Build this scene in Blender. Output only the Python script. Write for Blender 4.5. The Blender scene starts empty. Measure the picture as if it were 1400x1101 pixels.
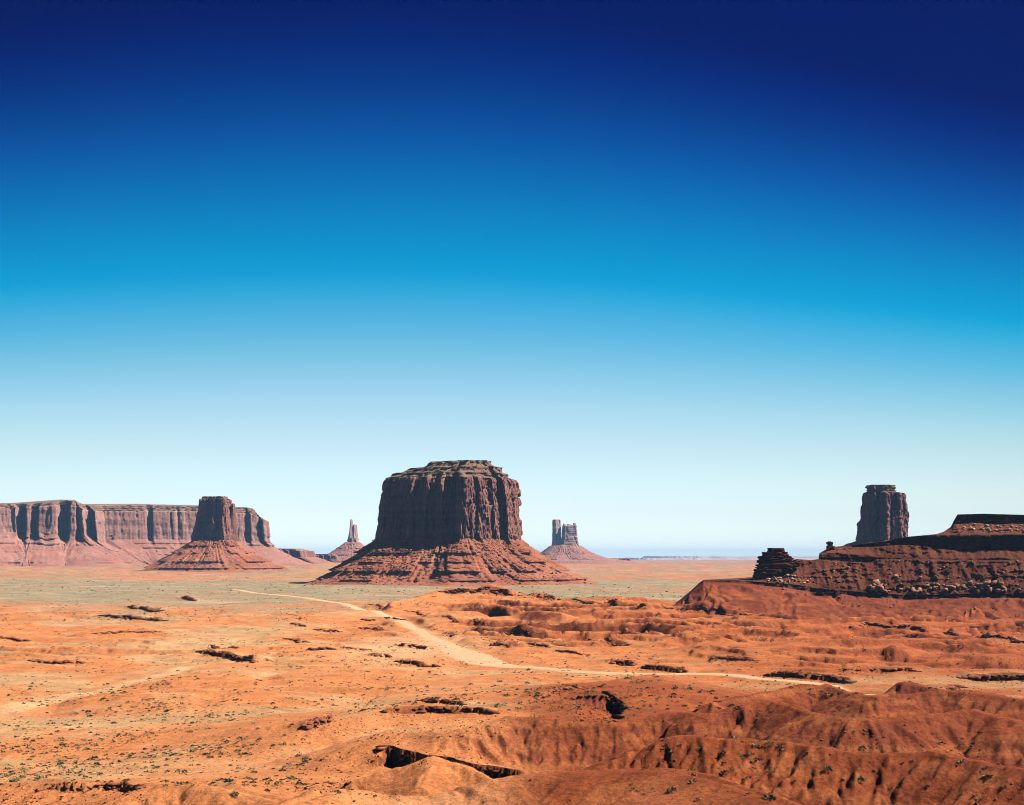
import bpy, bmesh, math, random
import numpy as np
from mathutils import Vector

# ------------------------------------------------------------------ camera, sky, sun, exposure
F, CX, HY, H = 1690.0, 700.0, 762.0, 57.0        # focal length and horizon in photo pixels, eye height above the valley floor
sc = bpy.context.scene
COL = sc.collection
random.seed(4)
rng = np.random.default_rng(7)

cd = bpy.data.cameras.new('camera')
cam = bpy.data.objects.new('camera', cd); COL.objects.link(cam)
cam.location = (0, 0, H); cam.rotation_euler = (math.radians(90), 0, 0)
cd.sensor_fit = 'HORIZONTAL'; cd.sensor_width = 36
cd.lens = 36 * F / 1400.0
cd.shift_y = (HY - 550.5) / 1400.0                 # rise of the view camera
cd.clip_start = 0.5; cd.clip_end = 120000
sc.camera = cam

SUN_AZ, SUN_EL = 88.0, 47.0                       # azimuth clockwise from the view direction
w = bpy.data.worlds.new('World'); sc.world = w; w.use_nodes = True
nt = w.node_tree; N = nt.nodes; L = nt.links; N.clear()
out = N.new('ShaderNodeOutputWorld'); bg = N.new('ShaderNodeBackground')
sky = N.new('ShaderNodeTexSky'); sky.sky_type = 'NISHITA'; sky.sun_disc = False
sky.sun_elevation = math.radians(SUN_EL); sky.sun_rotation = math.radians(SUN_AZ)
sky.altitude = 1700; sky.air_density = 1.0; sky.dust_density = 0.3; sky.ozone_density = 1.0
tc = N.new('ShaderNodeTexCoord'); sep = N.new('ShaderNodeSeparateXYZ'); L.new(tc.outputs['Generated'], sep.inputs[0])
ramp = N.new('ShaderNodeValToRGB'); cr = ramp.color_ramp; cr.interpolation = 'LINEAR'
# polarised sky: the filter darkens and saturates it away from the horizon (values found against the photograph)
SKYR = [(0.0012, (1.4035, 1.616, 1.9342)), (0.0107, (1.3372, 1.4585, 1.7317)), (0.0367, (1.339, 1.3525, 1.474)), (0.0638, (1.4281, 1.4322, 1.3831)), (0.0931, (1.4102, 1.4213, 1.3058)), (0.1222, (1.2027, 1.4175, 1.2932)), (0.1509, (0.8389, 1.3283, 1.2819)), (0.1793, (0.4302, 1.2205, 1.2857)), (0.1928, (0.2847, 1.1675, 1.2916)), (0.2067, (0.1243, 1.1174, 1.286)), (0.2205, (0.0133, 1.0285, 1.251)), (0.2347, (0.0015, 0.9549, 1.2283)), (0.261, (0.0017, 0.7864, 1.1504)), (0.2873, (0.0018, 0.5875, 1.03)), (0.3135, (0.0019, 0.3912, 0.8968)), (0.3356, (0.002, 0.2628, 0.729)), (0.3599, (0.0021, 0.15, 0.5709)), (0.3836, (0.0022, 0.0796, 0.4447)), (0.4074, (0.0024, 0.0472, 0.3276)), (0.6, (0.002, 0.0401, 0.2785)), (1.0, (0.0017, 0.033, 0.2293))]
while len(cr.elements) < len(SKYR): cr.elements.new(0.5)
for e, (p, c) in zip(cr.elements, SKYR):
    e.position = p; e.color = (*c, 1)
xx = N.new('ShaderNodeMath'); xx.operation = 'MULTIPLY'; L.new(sep.outputs['X'], xx.inputs[0]); L.new(sep.outputs['X'], xx.inputs[1])
mx = N.new('ShaderNodeMath'); mx.operation = 'MINIMUM'; mx.inputs[1].default_value = 0.2; L.new(xx.outputs[0], mx.inputs[0])
kk = N.new('ShaderNodeMath'); kk.operation = 'MULTIPLY_ADD'; kk.inputs[1].default_value = 1.4; kk.inputs[2].default_value = 1.0; L.new(mx.outputs[0], kk.inputs[0])
k2 = N.new('ShaderNodeMath'); k2.operation = 'MULTIPLY_ADD'; k2.inputs[1].default_value = 0.22; L.new(sep.outputs['X'], k2.inputs[0]); L.new(kk.outputs[0], k2.inputs[2])
kk = k2
zz = N.new('ShaderNodeMath'); zz.operation = 'MULTIPLY'; L.new(sep.outputs['Z'], zz.inputs[0]); L.new(kk.outputs[0], zz.inputs[1])
L.new(zz.outputs[0], ramp.inputs[0])
mul = N.new('ShaderNodeVectorMath'); mul.operation = 'MULTIPLY'
L.new(sky.outputs[0], mul.inputs[0]); L.new(ramp.outputs[0], mul.inputs[1])
SKY_GAIN = 0.555
gain = N.new('ShaderNodeVectorMath'); gain.operation = 'SCALE'; gain.inputs['Scale'].default_value = SKY_GAIN
pz = N.new('ShaderNodeMath'); pz.operation = 'MULTIPLY_ADD'; pz.inputs[1].default_value = -0.9; pz.inputs[2].default_value = 1.0; L.new(mx.outputs[0], pz.inputs[0])
pz2 = N.new('ShaderNodeMath'); pz2.operation = 'MULTIPLY_ADD'; pz2.inputs[1].default_value = -0.20; L.new(sep.outputs['X'], pz2.inputs[0]); L.new(pz.outputs[0], pz2.inputs[2])
pol = N.new('ShaderNodeVectorMath'); pol.operation = 'SCALE'; L.new(mul.outputs[0], pol.inputs[0]); L.new(pz2.outputs[0], pol.inputs['Scale'])
L.new(pol.outputs[0], gain.inputs[0])
L.new(gain.outputs[0], bg.inputs['Color']); bg.inputs['Strength'].default_value = 0.1
L.new(bg.outputs[0], out.inputs['Surface'])

sl = bpy.data.lights.new('sun', 'SUN'); sl.energy = 5.0; sl.angle = math.radians(0.5); sl.color = (1.0, 0.95, 0.87)
so = bpy.data.objects.new('sun', sl); COL.objects.link(so)
sd = Vector((math.sin(math.radians(SUN_AZ)) * math.cos(math.radians(SUN_EL)), math.cos(math.radians(SUN_AZ)) * math.cos(math.radians(SUN_EL)), math.sin(math.radians(SUN_EL))))
so.rotation_euler = sd.to_track_quat('Z', 'Y').to_euler()
vs = sc.view_settings
sc.display_settings.display_device = 'sRGB'
vs.view_transform = 'Standard'; vs.look = 'None'; vs.exposure = 1.0; vs.gamma = 1.0; vs.use_curve_mapping = False
sc.cycles.volume_bounces = 0; sc.cycles.max_bounces = 4; sc.cycles.diffuse_bounces = 0; sc.cycles.filter_width = 1.0; sc.cycles.use_denoising = True
sc.cycles.volume_max_steps = 64

# ------------------------------------------------------------------ helpers: noise
def _h(ix, iy, seed):
    ix = ix.astype(np.int64); iy = iy.astype(np.int64)
    h = (ix * 374761393 + iy * 668265263 + seed * 1442695041) & 0xFFFFFFFF
    h = ((h ^ (h >> 13)) * 1274126177) & 0xFFFFFFFF
    h = ((h ^ (h >> 15)) * 2246822519) & 0xFFFFFFFF
    return ((h ^ (h >> 16)) & 0xFFFFFF) / float(0x1000000)

def perlin(x, y, seed=0):
    x = np.asarray(x, float); y = np.asarray(y, float)
    ix = np.floor(x); iy = np.floor(y); fx = x - ix; fy = y - iy
    u = fx * fx * fx * (fx * (fx * 6 - 15) + 10); v = fy * fy * fy * (fy * (fy * 6 - 15) + 10)
    def g(dx, dy):
        a = _h(ix + dx, iy + dy, seed) * 2 * np.pi
        return np.cos(a) * (fx - dx) + np.sin(a) * (fy - dy)
    a = g(0, 0); b = g(1, 0); c = g(0, 1); d = g(1, 1)
    return ((a + (b - a) * u) * (1 - v) + (c + (d - c) * u) * v) * 1.5

def fbm(x, y, octv=4, seed=0, gain=0.5):
    s = 0; a = 1.0; t = 0
    for k in range(octv):
        s = s + a * perlin(x, y, seed + k * 17); t += a; a *= gain; x = x * 2.03 + 5.1; y = y * 2.03 - 3.7
    return s / t

def sst(a, b, x):
    t = np.clip((x - a) / (b - a), 0, 1); return t * t * (3 - 2 * t)

def erode_octave(x, y, dx, dy, seed):
    """stripes that run along the slope inside jittered cells: rills and gullies"""
    ix = np.floor(x); iy = np.floor(y); fx = x - ix; fy = y - iy
    S = 0; GX = 0; GY = 0; W = 0
    for i in (-1, 0, 1):
        for j in (-1, 0, 1):
            hx = _h(ix + i, iy + j, seed) * 0.8 + 0.1; hy = _h(ix + i, iy + j, seed + 91) * 0.8 + 0.1
            vx = fx - i - hx; vy = fy - j - hy
            wgt = np.exp(-(vx * vx + vy * vy) * 2.2)
            m = (vx * dx + vy * dy) * 2 * np.pi
            S = S + np.cos(m) * wgt; sn = -np.sin(m) * wgt
            GX = GX + sn * dx; GY = GY + sn * dy; W = W + wgt
    return S / W, GX / W, GY / W

def gullies(x, y, gx, gy, wave, octv, seed, strength=1.7):
    """height offset in units of amplitude; gx, gy = downhill gradient of the land"""
    dx = -gy * strength; dy = gx * strength
    mag = np.sqrt(dx * dx + dy * dy) + 1e-6
    lim = np.clip(mag, 0, 1.15) / mag; dx = dx * lim; dy = dy * lim
    s = 0; a = 0.55; f = 1.0 / wave
    ex = 0; ey = 0
    for k in range(octv):
        h, hx, hy = erode_octave(x * f, y * f, dx + ey * 0.6, dy - ex * 0.6, seed + 7 * k)
        s = s + a * h; ex = ex + a * hx; ey = ey + a * hy
        a *= 0.55; f *= 2.05
    return s * np.clip(mag * 1.1, 0, 1)

# ------------------------------------------------------------------ helpers: objects
def tag(o, label=None, cat=None, group=None, kind=None):
    if label: o['label'] = label
    if cat: o['category'] = cat
    if group: o['group'] = group
    if kind: o['kind'] = kind
    return o

def link(name, me, mat, parent=None):
    o = bpy.data.objects.new(name, me); COL.objects.link(o)
    if mat is not None and not me.materials: me.materials.append(mat)
    if parent is not None: o.parent = parent
    return o

def raw_mesh(name, V, Q, smooth=False, colors=None):
    """V (n,3); Q (m,4) or (m,3)"""
    me = bpy.data.meshes.new(name)
    V = np.ascontiguousarray(V, np.float32); Q = np.ascontiguousarray(Q, np.int32)
    k = Q.shape[1]
    me.vertices.add(len(V)); me.vertices.foreach_set('co', V.ravel())
    me.loops.add(Q.size); me.loops.foreach_set('vertex_index', Q.ravel())
    me.polygons.add(len(Q)); me.polygons.foreach_set('loop_start', np.arange(0, Q.size, k, dtype=np.int32))
    me.polygons.foreach_set('loop_total', np.full(len(Q), k, np.int32))
    if smooth: me.polygons.foreach_set('use_smooth', np.ones(len(Q), bool))
    me.update(calc_edges=True)
    if colors is not None:
        a = me.color_attributes.new('tint', 'FLOAT_COLOR', 'POINT')
        c = np.ones((len(V), 4), np.float32); c[:, :3] = colors; a.data.foreach_set('color', c.ravel())
    return me

def grid_quads(nr, nc, wrap=False, r0=0):
    i = np.arange(nr - 1)[:, None] + r0; j = np.arange(nc if wrap else nc - 1)[None, :]
    j2 = (j + 1) % nc
    a = i * nc + j; b = i * nc + j2; c = (i + 1) * nc + j2; d = (i + 1) * nc + j
    return np.stack([a, b, c, d], -1).reshape(-1, 4)

def empty(name, loc):
    o = bpy.data.objects.new(name, None); COL.objects.link(o); o.location = loc
    o.empty_display_size = 5; return o

def zpix(py, D): return H - (np.asarray(py, float) - HY) * D / F
def xpix(px, D): return (np.asarray(px, float) - CX) * D / F

# ------------------------------------------------------------------ materials
def new_mat(name):
    m = bpy.data.materials.new(name); m.use_nodes = True
    t = m.node_tree; b = t.nodes['Principled BSDF']
    b.inputs['Roughness'].default_value = 0.95
    b.inputs['Specular IOR Level'].default_value = 0.08
    return m, t, b

def node(t, typ, **kw):
    n = t.nodes.new(typ)
    for k, v in kw.items(): setattr(n, k, v)
    return n

def noise_tex(t, vec, scale, detail=4, rough=0.6):
    n = node(t, 'ShaderNodeTexNoise'); n.inputs['Scale'].default_value = scale
    n.inputs['Detail'].default_value = detail; n.inputs['Roughness'].default_value = rough
    t.links.new(vec, n.inputs['Vector']); return n

def mapped(t, sx, sy, sz):
    g = node(t, 'ShaderNodeNewGeometry'); m = node(t, 'ShaderNodeVectorMath', operation='MULTIPLY')
    m.inputs[1].default_value = (sx, sy, sz); t.links.new(g.outputs['Position'], m.inputs[0]); return m.outputs[0]

def maprange(t, src, a, b, c, d):
    n = node(t, 'ShaderNodeMapRange'); n.inputs[1].default_value = a; n.inputs[2].default_value = b
    n.inputs[3].default_value = c; n.inputs[4].default_value = d; t.links.new(src, n.inputs[0]); return n.outputs[0]

def scale_col(t, col, fac):
    n = node(t, 'ShaderNodeVectorMath', operation='SCALE'); t.links.new(col, n.inputs[0]); t.links.new(fac, n.inputs['Scale']); return n.outputs[0]

def mixc(t, fac, a, b):
    n = node(t, 'ShaderNodeMix', data_type='RGBA')
    t.links.new(fac, n.inputs[0])
    for s, v in ((6, a), (7, b)):
        if isinstance(v, tuple): n.inputs[s].default_value = (*v, 1)
        else: t.links.new(v, n.inputs[s])
    return n.outputs[2]

def ground_material():
    m, t, b = new_mat('desert ground')
    at = node(t, 'ShaderNodeAttribute', attribute_name='tint')
    p = mapped(t, 1, 1, 1)
    n1 = noise_tex(t, p, 1.1, 5, 0.78)        # metre-sized mottling
    n2 = noise_tex(t, p, 0.11, 5, 0.65)
    n3 = noise_tex(t, mapped(t, 0.012, 0.035, 0.012), 1.0, 6, 0.7)
    c = scale_col(t, at.outputs['Color'], maprange(t, n1.outputs[0], 0.3, 0.7, 0.52, 1.42))
    c = scale_col(t, c, maprange(t, n2.outputs[0], 0.3, 0.7, 0.78, 1.2))
    c = scale_col(t, c, maprange(t, n3.outputs[0], 0.3, 0.7, 0.9, 1.1))
    t.links.new(c, b.inputs['Base Color'])
    bp = node(t, 'ShaderNodeBump'); bp.inputs['Strength'].default_value = 1.0; bp.inputs['Distance'].default_value = 0.6
    n4 = noise_tex(t, p, 0.7, 6, 0.75)
    t.links.new(n4.outputs[0], bp.inputs['Height']); t.links.new(bp.outputs[0], b.inputs['Normal'])
    return m

def rock_material(name, c1, c2, c3, stain, unit, band=0.12, stripe=0.06, bumpd=1.0):
    """unit: size in metres of the rough texture; band: strata per metre"""
    m, t, b = new_mat(name)
    wn = noise_tex(t, mapped(t, .01, .01, .02), 1.0, 4, .6)
    geo = node(t, 'ShaderNodeNewGeometry'); sx = node(t, 'ShaderNodeSeparateXYZ'); t.links.new(geo.outputs['Position'], sx.inputs[0])
    lv = noise_tex(t, mapped(t, .004, .004, band), 1.0, 3, .5)                     # strata
    st = noise_tex(t, mapped(t, stripe, stripe, stripe * .12), 1.0, 5, .65)        # vertical varnish streaks
    fine = noise_tex(t, mapped(t, 1 / unit, 1 / unit, 1 / unit), 1.0, 7, .7)
    c = mixc(t, maprange(t, lv.outputs[0], .35, .65, 0, 1), c1, c2)
    c = mixc(t, maprange(t, wn.outputs[0], .45, .7, 0, .8), c, c3)
    c = mixc(t, maprange(t, st.outputs[0], .5, .68, 0, .8), c, stain)
    c = scale_col(t, c, maprange(t, fine.outputs[0], .3, .7, .7, 1.25))
    t.links.new(c, b.inputs['Base Color'])
    bp = node(t, 'ShaderNodeBump'); bp.inputs['Strength'].default_value = 1.0; bp.inputs['Distance'].default_value = bumpd
    t.links.new(fine.outputs[0], bp.inputs['Height']); t.links.new(bp.outputs[0], b.inputs['Normal'])
    return m

def simple_material(name, c1, c2, unit, bumpd=0.2):
    m, t, b = new_mat(name)
    f = noise_tex(t, mapped(t, 1 / unit, 1 / unit, 1 / unit), 1.0, 5, .65)
    oi = node(t, 'ShaderNodeObjectInfo')
    c = mixc(t, maprange(t, f.outputs[0], .35, .65, 0, 1), c1, c2)
    c = scale_col(t, c, maprange(t, oi.outputs['Random'], 0, 1, .75, 1.25))
    t.links.new(c, b.inputs['Base Color'])
    bp = node(t, 'ShaderNodeBump'); bp.inputs['Distance'].default_value = bumpd
    t.links.new(f.outputs[0], bp.inputs['Height']); t.links.new(bp.outputs[0], b.inputs['Normal'])
    return m

M_ground = ground_material()
M_cliff = rock_material('sandstone cliff', (.29, .12, .09), (.22, .09, .074), (.36, .165, .115), (.11, .055, .056), 5, .10, .05, 1.6)
M_cap = rock_material('pale caprock', (.24, .13, .085), (.15, .085, .06), (.27, .18, .10), (.12, .07, .05), 4, .15, .03, 1.2)
M_talus = rock_material('talus', (.34, .115, .062), (.25, .078, .042), (.34, .145, .088), (.26, .095, .055), 4, .06, .02, 1.4)
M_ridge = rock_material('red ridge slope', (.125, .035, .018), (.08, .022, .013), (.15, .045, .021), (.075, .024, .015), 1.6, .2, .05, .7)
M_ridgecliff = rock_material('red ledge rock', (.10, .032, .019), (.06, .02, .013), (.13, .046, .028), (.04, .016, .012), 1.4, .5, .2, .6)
M_foot = rock_material('red mud slope', (.21, .058, .025), (.14, .037, .018), (.24, .075, .033), (.12, .034, .018), 1.8, .1, .05, .8)
M_far = rock_material('hazed far sandstone', (.50, .29, .24), (.43, .24, .20), (.55, .34, .27), (.34, .20, .17), 9, .08, .03, 2)  # far cliffs paler than near ones: haze and sunlight put into the colour
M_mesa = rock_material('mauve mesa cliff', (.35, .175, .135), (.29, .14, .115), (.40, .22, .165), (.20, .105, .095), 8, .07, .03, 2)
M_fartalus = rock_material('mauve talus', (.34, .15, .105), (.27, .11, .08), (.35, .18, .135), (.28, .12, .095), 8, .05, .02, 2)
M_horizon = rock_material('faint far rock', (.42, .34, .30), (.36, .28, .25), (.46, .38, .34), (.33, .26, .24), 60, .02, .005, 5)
M_rock = simple_material('fallen sandstone', (.34, .155, .095), (.22, .09, .05), 1.2)
M_palerock = simple_material('pale fallen sandstone', (.42, .25, .165), (.32, .17, .105), 1.2)
M_ledge = simple_material('ledge sandstone', (.27, .085, .042), (.16, .05, .027), 1.0)
M_bush = simple_material('sagebrush leaves', (.11, .115, .055), (.17, .16, .085), 0.5)
M_darkbush = simple_material('juniper leaves', (.045, .065, .035), (.08, .09, .05), 0.8)
M_twig = simple_material('dry twigs', (.25, .18, .12), (.16, .11, .07), 0.3)
M_road = simple_material('packed pale sand', (.62, .39, .22), (.54, .32, .17), 3.0, .05)

# ------------------------------------------------------------------ the ground: one sheet from the eye point to the horizon
th = np.concatenate([np.radians(np.arange(-180, -46, 6.0)), np.radians(np.arange(-46, -26.6, .4)),
                     np.arange(-math.radians(26.5), math.radians(26.5), .00136),
                     np.radians(np.arange(26.6, 46, .4)), np.radians(np.arange(46, 180, 6.0))])
lr = [4.0]
while lr[-1] < 150: lr.append(lr[-1] * 1.05)
while lr[-1] < 1450: lr.append(lr[-1] * 1.0033)
while lr[-1] < 4000: lr.append(lr[-1] * 1.008)
while lr[-1] < 60000: lr.append(lr[-1] * 1.035)
RR = np.array(lr); NR, NC = len(RR), len(th)
TX = RR[:, None] * np.sin(th)[None, :]; TY = RR[:, None] * np.cos(th)[None, :]
R2 = np.broadcast_to(RR[:, None], TX.shape)
PX = np.where(TY > 1, CX + F * TX / np.maximum(TY, 1), np.where(TX > 0, 9999, -9999))     # bearing, in photo pixels

fall = np.interp(R2, [0, 6, 60, 110, 150, 200, 260, 330, 420, 600, 800, 1e5],
                 [55.3, 54.8, 36, 23, 15.5, 12, 9.5, 6.0, 2.5, 0.5, 0, 0])
Z = fall.copy()
# broad undulation
Z += fbm(TX / 150, TY / 150, 3, 3) * 3.0 * sst(160, 420, R2) * (1 - sst(1600, 2600, R2))
side = sst(560, 640, PX)
# the land rises towards the back ridge, and the valley floor rises to the far left
Z += (6 * sst(850, 1150, TY)) * sst(450, 650, PX) * (1 - sst(860, 960, PX)) * (1 - sst(1300, 1700, TY))
Z += 22 * sst(2900, 6000, R2) * (1 - sst(520, 1100, PX))
Z += fbm(TX / 900, TY / 900, 3, 31) * 5 * sst(2500, 6000, R2)

def smax(a, b, k):
    h = np.clip(0.5 + 0.5 * (a - b) / k, 0, 1); return b + (a - b) * h + k * h * (1 - h)

def poly_dist(x, y, P):
    """distance to a polyline with values: P rows (x, y, v...) -> d, side, interpolated values, arclength"""
    best = np.full(x.shape, 1e18); sgn = np.zeros(x.shape); val = np.zeros(x.shape + (P.shape[1] - 2,)); arc = np.zeros(x.shape)
    acc = 0; WS = 0; VS = 0
    for k in range(len(P) - 1):
        ax_, ay_ = P[k, :2]; bx, by = P[k + 1, :2]; dx, dy = bx - ax_, by - ay_; L2 = dx * dx + dy * dy + 1e-9
        raw = ((x - ax_) * dx + (y - ay_) * dy) / L2; t = np.clip(raw, 0, 1)
        qx = x - ax_ - t * dx; qy = y - ay_ - t * dy; d2 = qx * qx + qy * qy
        mk = d2 < best
        best = np.where(mk, d2, best)
        sgn = np.where(mk, (dx * qy - dy * qx) / (math.sqrt(L2) * np.sqrt(d2) + 1e-6), sgn)
        w_ = 1.0 / (d2 + 3.0) ** 3
        VS = VS + w_[..., None] * (P[k, 2:] + t[..., None] * (P[k + 1, 2:] - P[k, 2:])); WS = WS + w_
        arc = np.where(mk, acc + t * math.sqrt(L2), arc)
        acc += math.sqrt(L2)
    return np.sqrt(best), sgn, VS / WS[..., None], arc, acc

def box_of(P, pad):
    m = (TX > P[:, 0].min() - pad) & (TX < P[:, 0].max() + pad) & (TY > P[:, 1].min() - pad) & (TY < P[:, 1].max() + pad)
    return m

WARPX = fbm(TX / 35, TY / 35, 3, 71) * 5 ; WARPY = fbm(TX / 35, TY / 35, 3, 72) * 5
near_w = sst(150, 500, R2) * .8 + .2
def hill(pts, slope_front, slope_back, w_=3.0, k=2.0, reach=90, warp=1.0):
    P = np.array([(xpix(p[0], p[2]), p[2], zpix(p[1], p[2])) for p in pts], float)
    m = box_of(P, reach)
    x = TX[m] + WARPX[m] * near_w[m] * warp; y = TY[m] + WARPY[m] * near_w[m] * warp
    d, s, v, arc, acc = poly_dist(x, y, P)
    sl_ = slope_front + (slope_back - slope_front) * (.5 + .5 * np.clip(s * 1.5, -1, 1))          # points run left to right: positive side is away from the eye
    d0 = poly_dist(TX[m], TY[m], P)[0]
    d = np.where(d0 < 6, d * d0 / 6 + d0 * (1 - d0 / 6), d)
    z = v[:, 0] - (np.sqrt(d * d + w_ * w_) - w_) * sl_
    Z[m] = smax(z, Z[m], k)

# mid-distance badlands: rounded mud hills
mask = sst(500, 760, PX) * sst(640, 860, TY) + sst(880, 1050, PX) * sst(470, 650, TY) + .35 * sst(380, 560, PX) * sst(760, 950, TY)
mask = np.clip(mask, 0, 1) * (1 - sst(1350, 1600, R2)) * (1 - .35 * sst(900, 980, PX) * sst(1000, 1130, TY))
roadlow = 1.0
wx = TX + fbm(TX / 90, TY / 90, 3, 5) * 45; wy = TY + fbm(TX / 90, TY / 90, 3, 6) * 45
rx_ = wx * .95 + wy * .30; ry_ = wy * .95 + wx * .22
rid = 1 - np.abs(perlin(rx_ / 210, ry_ / 66, 11)) * 2
rid2 = 1 - np.abs(perlin(rx_ / 80, ry_ / 34, 12)) * 2
Z += mask * (np.maximum(rid, -.2) * 10.5 + rid2 * 5.0 - 5.5) * np.where(TY < 700, sst(450, 700, TY), 1)
# low ones on the left
maskl = sst(330, 480, TY) * (1 - sst(1250, 1500, TY)) * (1 - sst(480, 760, PX))
Z += maskl * (np.maximum(1 - np.abs(perlin(wx / 150 + 9, wy / 70, 13)) * 2.2, -.3) * 3.2 - 1)

hill([(520, 829, 1130), (560, 818, 1180), (600, 808, 1245), (650, 807, 1255), (672, 800, 1262), (700, 812, 1250), (735, 814, 1240), (765, 823, 1235),
      (790, 817, 1230), (840, 820, 1215), (880, 823, 1205), (935, 829, 1190), (1000, 838, 1165), (1045, 843, 1150), (1120, 852, 1120)], .17, .45, 4, 3, 200)
hill([(px_, py_, 1214 - .22 * max(0, px_ - 1150)) for px_, py_ in ((905, 846), (930, 830), (946, 816), (962, 802), (1000, 801), (1040, 804), (1074, 808), (1105, 815), (1150, 817), (1243, 822), (1330, 820), (1420, 820), (1520, 820), (1800, 820))], .155, .5, 4, 3, 260, 1.0)
hill([(250, 872, 900), (320, 856, 960), (390, 846, 1010), (440, 838, 1060), (500, 834, 1100)], .10, .3, 6, 3, 120)
# right middle
hill([(1040, 868, 900), (1110, 862, 910), (1175, 855, 930), (1240, 860, 915), (1330, 868, 890), (1420, 874, 870), (1560, 874, 850)], .33, .12, 6, 3, 130)
hill([(1020, 895, 740), (1090, 880, 770), (1140, 876, 790), (1200, 890, 760)], .35, .3, 5, 3, 90)
hill([(1250, 905, 700), (1310, 893, 720), (1380, 880, 740), (1460, 885, 740)], .33, .3, 5, 3, 90)
hill([(860, 885, 780), (930, 872, 830), (985, 868, 850), (1030, 880, 800)], .3, .3, 6, 3, 90)
# dunes of mudstone, right foreground, far to near
hill([(1165, 950, 395), (1190, 935, 410), (1230, 936, 415), (1285, 944, 400), (1330, 947, 395), (1400, 958, 385), (1480, 960, 375)], .5, .5, 2, 1.5, 60)
hill([(975, 962, 345), (1043, 949, 365), (1100, 938, 378), (1129, 938, 378), (1160, 950, 360), (1203, 955, 345)], .5, .5, 1.5, 1.5, 60)
hill([(1190, 962, 345), (1230, 952, 350), (1293, 946, 350), (1357, 951, 340), (1400, 960, 330), (1480, 972, 320)], .42, .5, 2, 1.5, 60)
hill([(600, 1003, 292), (640, 996, 296), (671, 989, 300), (699, 982, 303), (736, 983, 303), (770, 986, 300), (821, 989, 298), (853, 989, 296), (875, 986, 297),
      (896, 981, 298), (928, 976, 298), (971, 979, 290), (1018, 966, 292), (1054, 962, 292), (1100, 974, 277), (1143, 984, 266), (1186, 985, 262),
      (1221, 986, 262), (1257, 980, 266), (1329, 973, 270), (1364, 982, 264), (1400, 990, 258), (1480, 1000, 250)], .46, .5, 1.6, 1.6, 60)
hill([(540, 1000, 305), (572, 1001, 300), (600, 1004, 294)], .3, .4, 2, 1, 30)
hill([(820, 1052, 222), (860, 1032, 226), (900, 1014, 226), (932, 1010, 226), (989, 1014, 223), (1054, 1017, 220), (1114, 1026, 215), (1171, 1034, 211), (1221, 1034, 209),
      (1275, 1030, 206), (1321, 1040, 200), (1361, 1050, 195), (1400, 1055, 190), (1500, 1060, 180)], .5, .5, 1.6, 1.6, 60)
hill([(480, 1072, 222), (520, 1058, 224), (560, 1047, 226), (590, 1037, 227), (625, 1046, 224), (672, 1068, 216)], .52, .6, 1.0, 1.0, 40, .3)
hill([(590, 1037, 227), (584, 1056, 217), (572, 1080, 205)], .45, .45, 1.0, 1.0, 30, .3)
hill([(380, 1110, 172), (443, 1089, 182), (480, 1086, 186), (533, 1093, 188), (582, 1094, 190), (614, 1089, 191), (642, 1079, 192), (676, 1071, 194), (700, 1066, 196), (760, 1060, 196),
      (860, 1056, 192), (936, 1058, 186), (989, 1073, 178), (1043, 1091, 170), (1100, 1120, 160), (1200, 1160, 150)], .25, .5, 3, 1.5, 50)
hill([(150, 1110, 200), (200, 1088, 206), (240, 1076, 210), (275, 1073, 210), (310, 1080, 206), (360, 1092, 200), (400, 1105, 190)], .35, .3, 3, 2, 40)
hill([(-80, 1062, 240), (0, 1066, 236), (60, 1072, 232), (130, 1078, 228), (190, 1086, 222)], .35, .25, 4, 2, 50)
hill([(-60, 958, 430), (40, 990, 400), (120, 985, 410), (200, 950, 440), (225, 945, 450)], .07, .12, 6, 1.5, 100)
hill([(395, 1010, 330), (430, 990, 345), (465, 984, 352), (520, 974, 365), (600, 972, 368), (690, 976, 362)], .2, .12, 3, 1.5, 50)
hill([(735, 958, 400), (765, 944, 425), (800, 940, 432), (850, 938, 440)], .12, .1, 4, 1.5, 60)
hill([(838, 985, 330), (850, 968, 352), (838, 952, 380), (870, 938, 440), (890, 925, 500)], .25, .25, 8, 2, 60)
hill([(278, 893, 700), (310, 892, 705), (345, 903, 690)], .2, .1, 3, 1.5, 60)
hill([(1050, 925, 555), (1110, 925, 555), (1180, 934, 540)], .2, .08, 3, 1.5, 60)

apron = sst(870, 960, PX) * sst(1040, 1110, TY) * (1 - sst(1235, 1290, TY))
xw_ = TX + perlin(TX / 45, TY / 60, 151) * 16
apz = (1 - np.abs(perlin(xw_ / 24 + perlin(TX / 30, TY / 40, 152) * .5, TY / 95, 153)) * 2) * 2.6 + (1 - np.abs(perlin(xw_ / 9, TY / 40, 154)) * 2) * 1.1 + fbm(TX / 14, TY / 14, 3, 155) * .8
Z += apron * (apz - 1.6)
Z += fbm(TX / 260, TY / 100, 3, 156) * 4.5 * sst(1500, 2100, TY) * (1 - sst(4500, 6500, TY))
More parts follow.
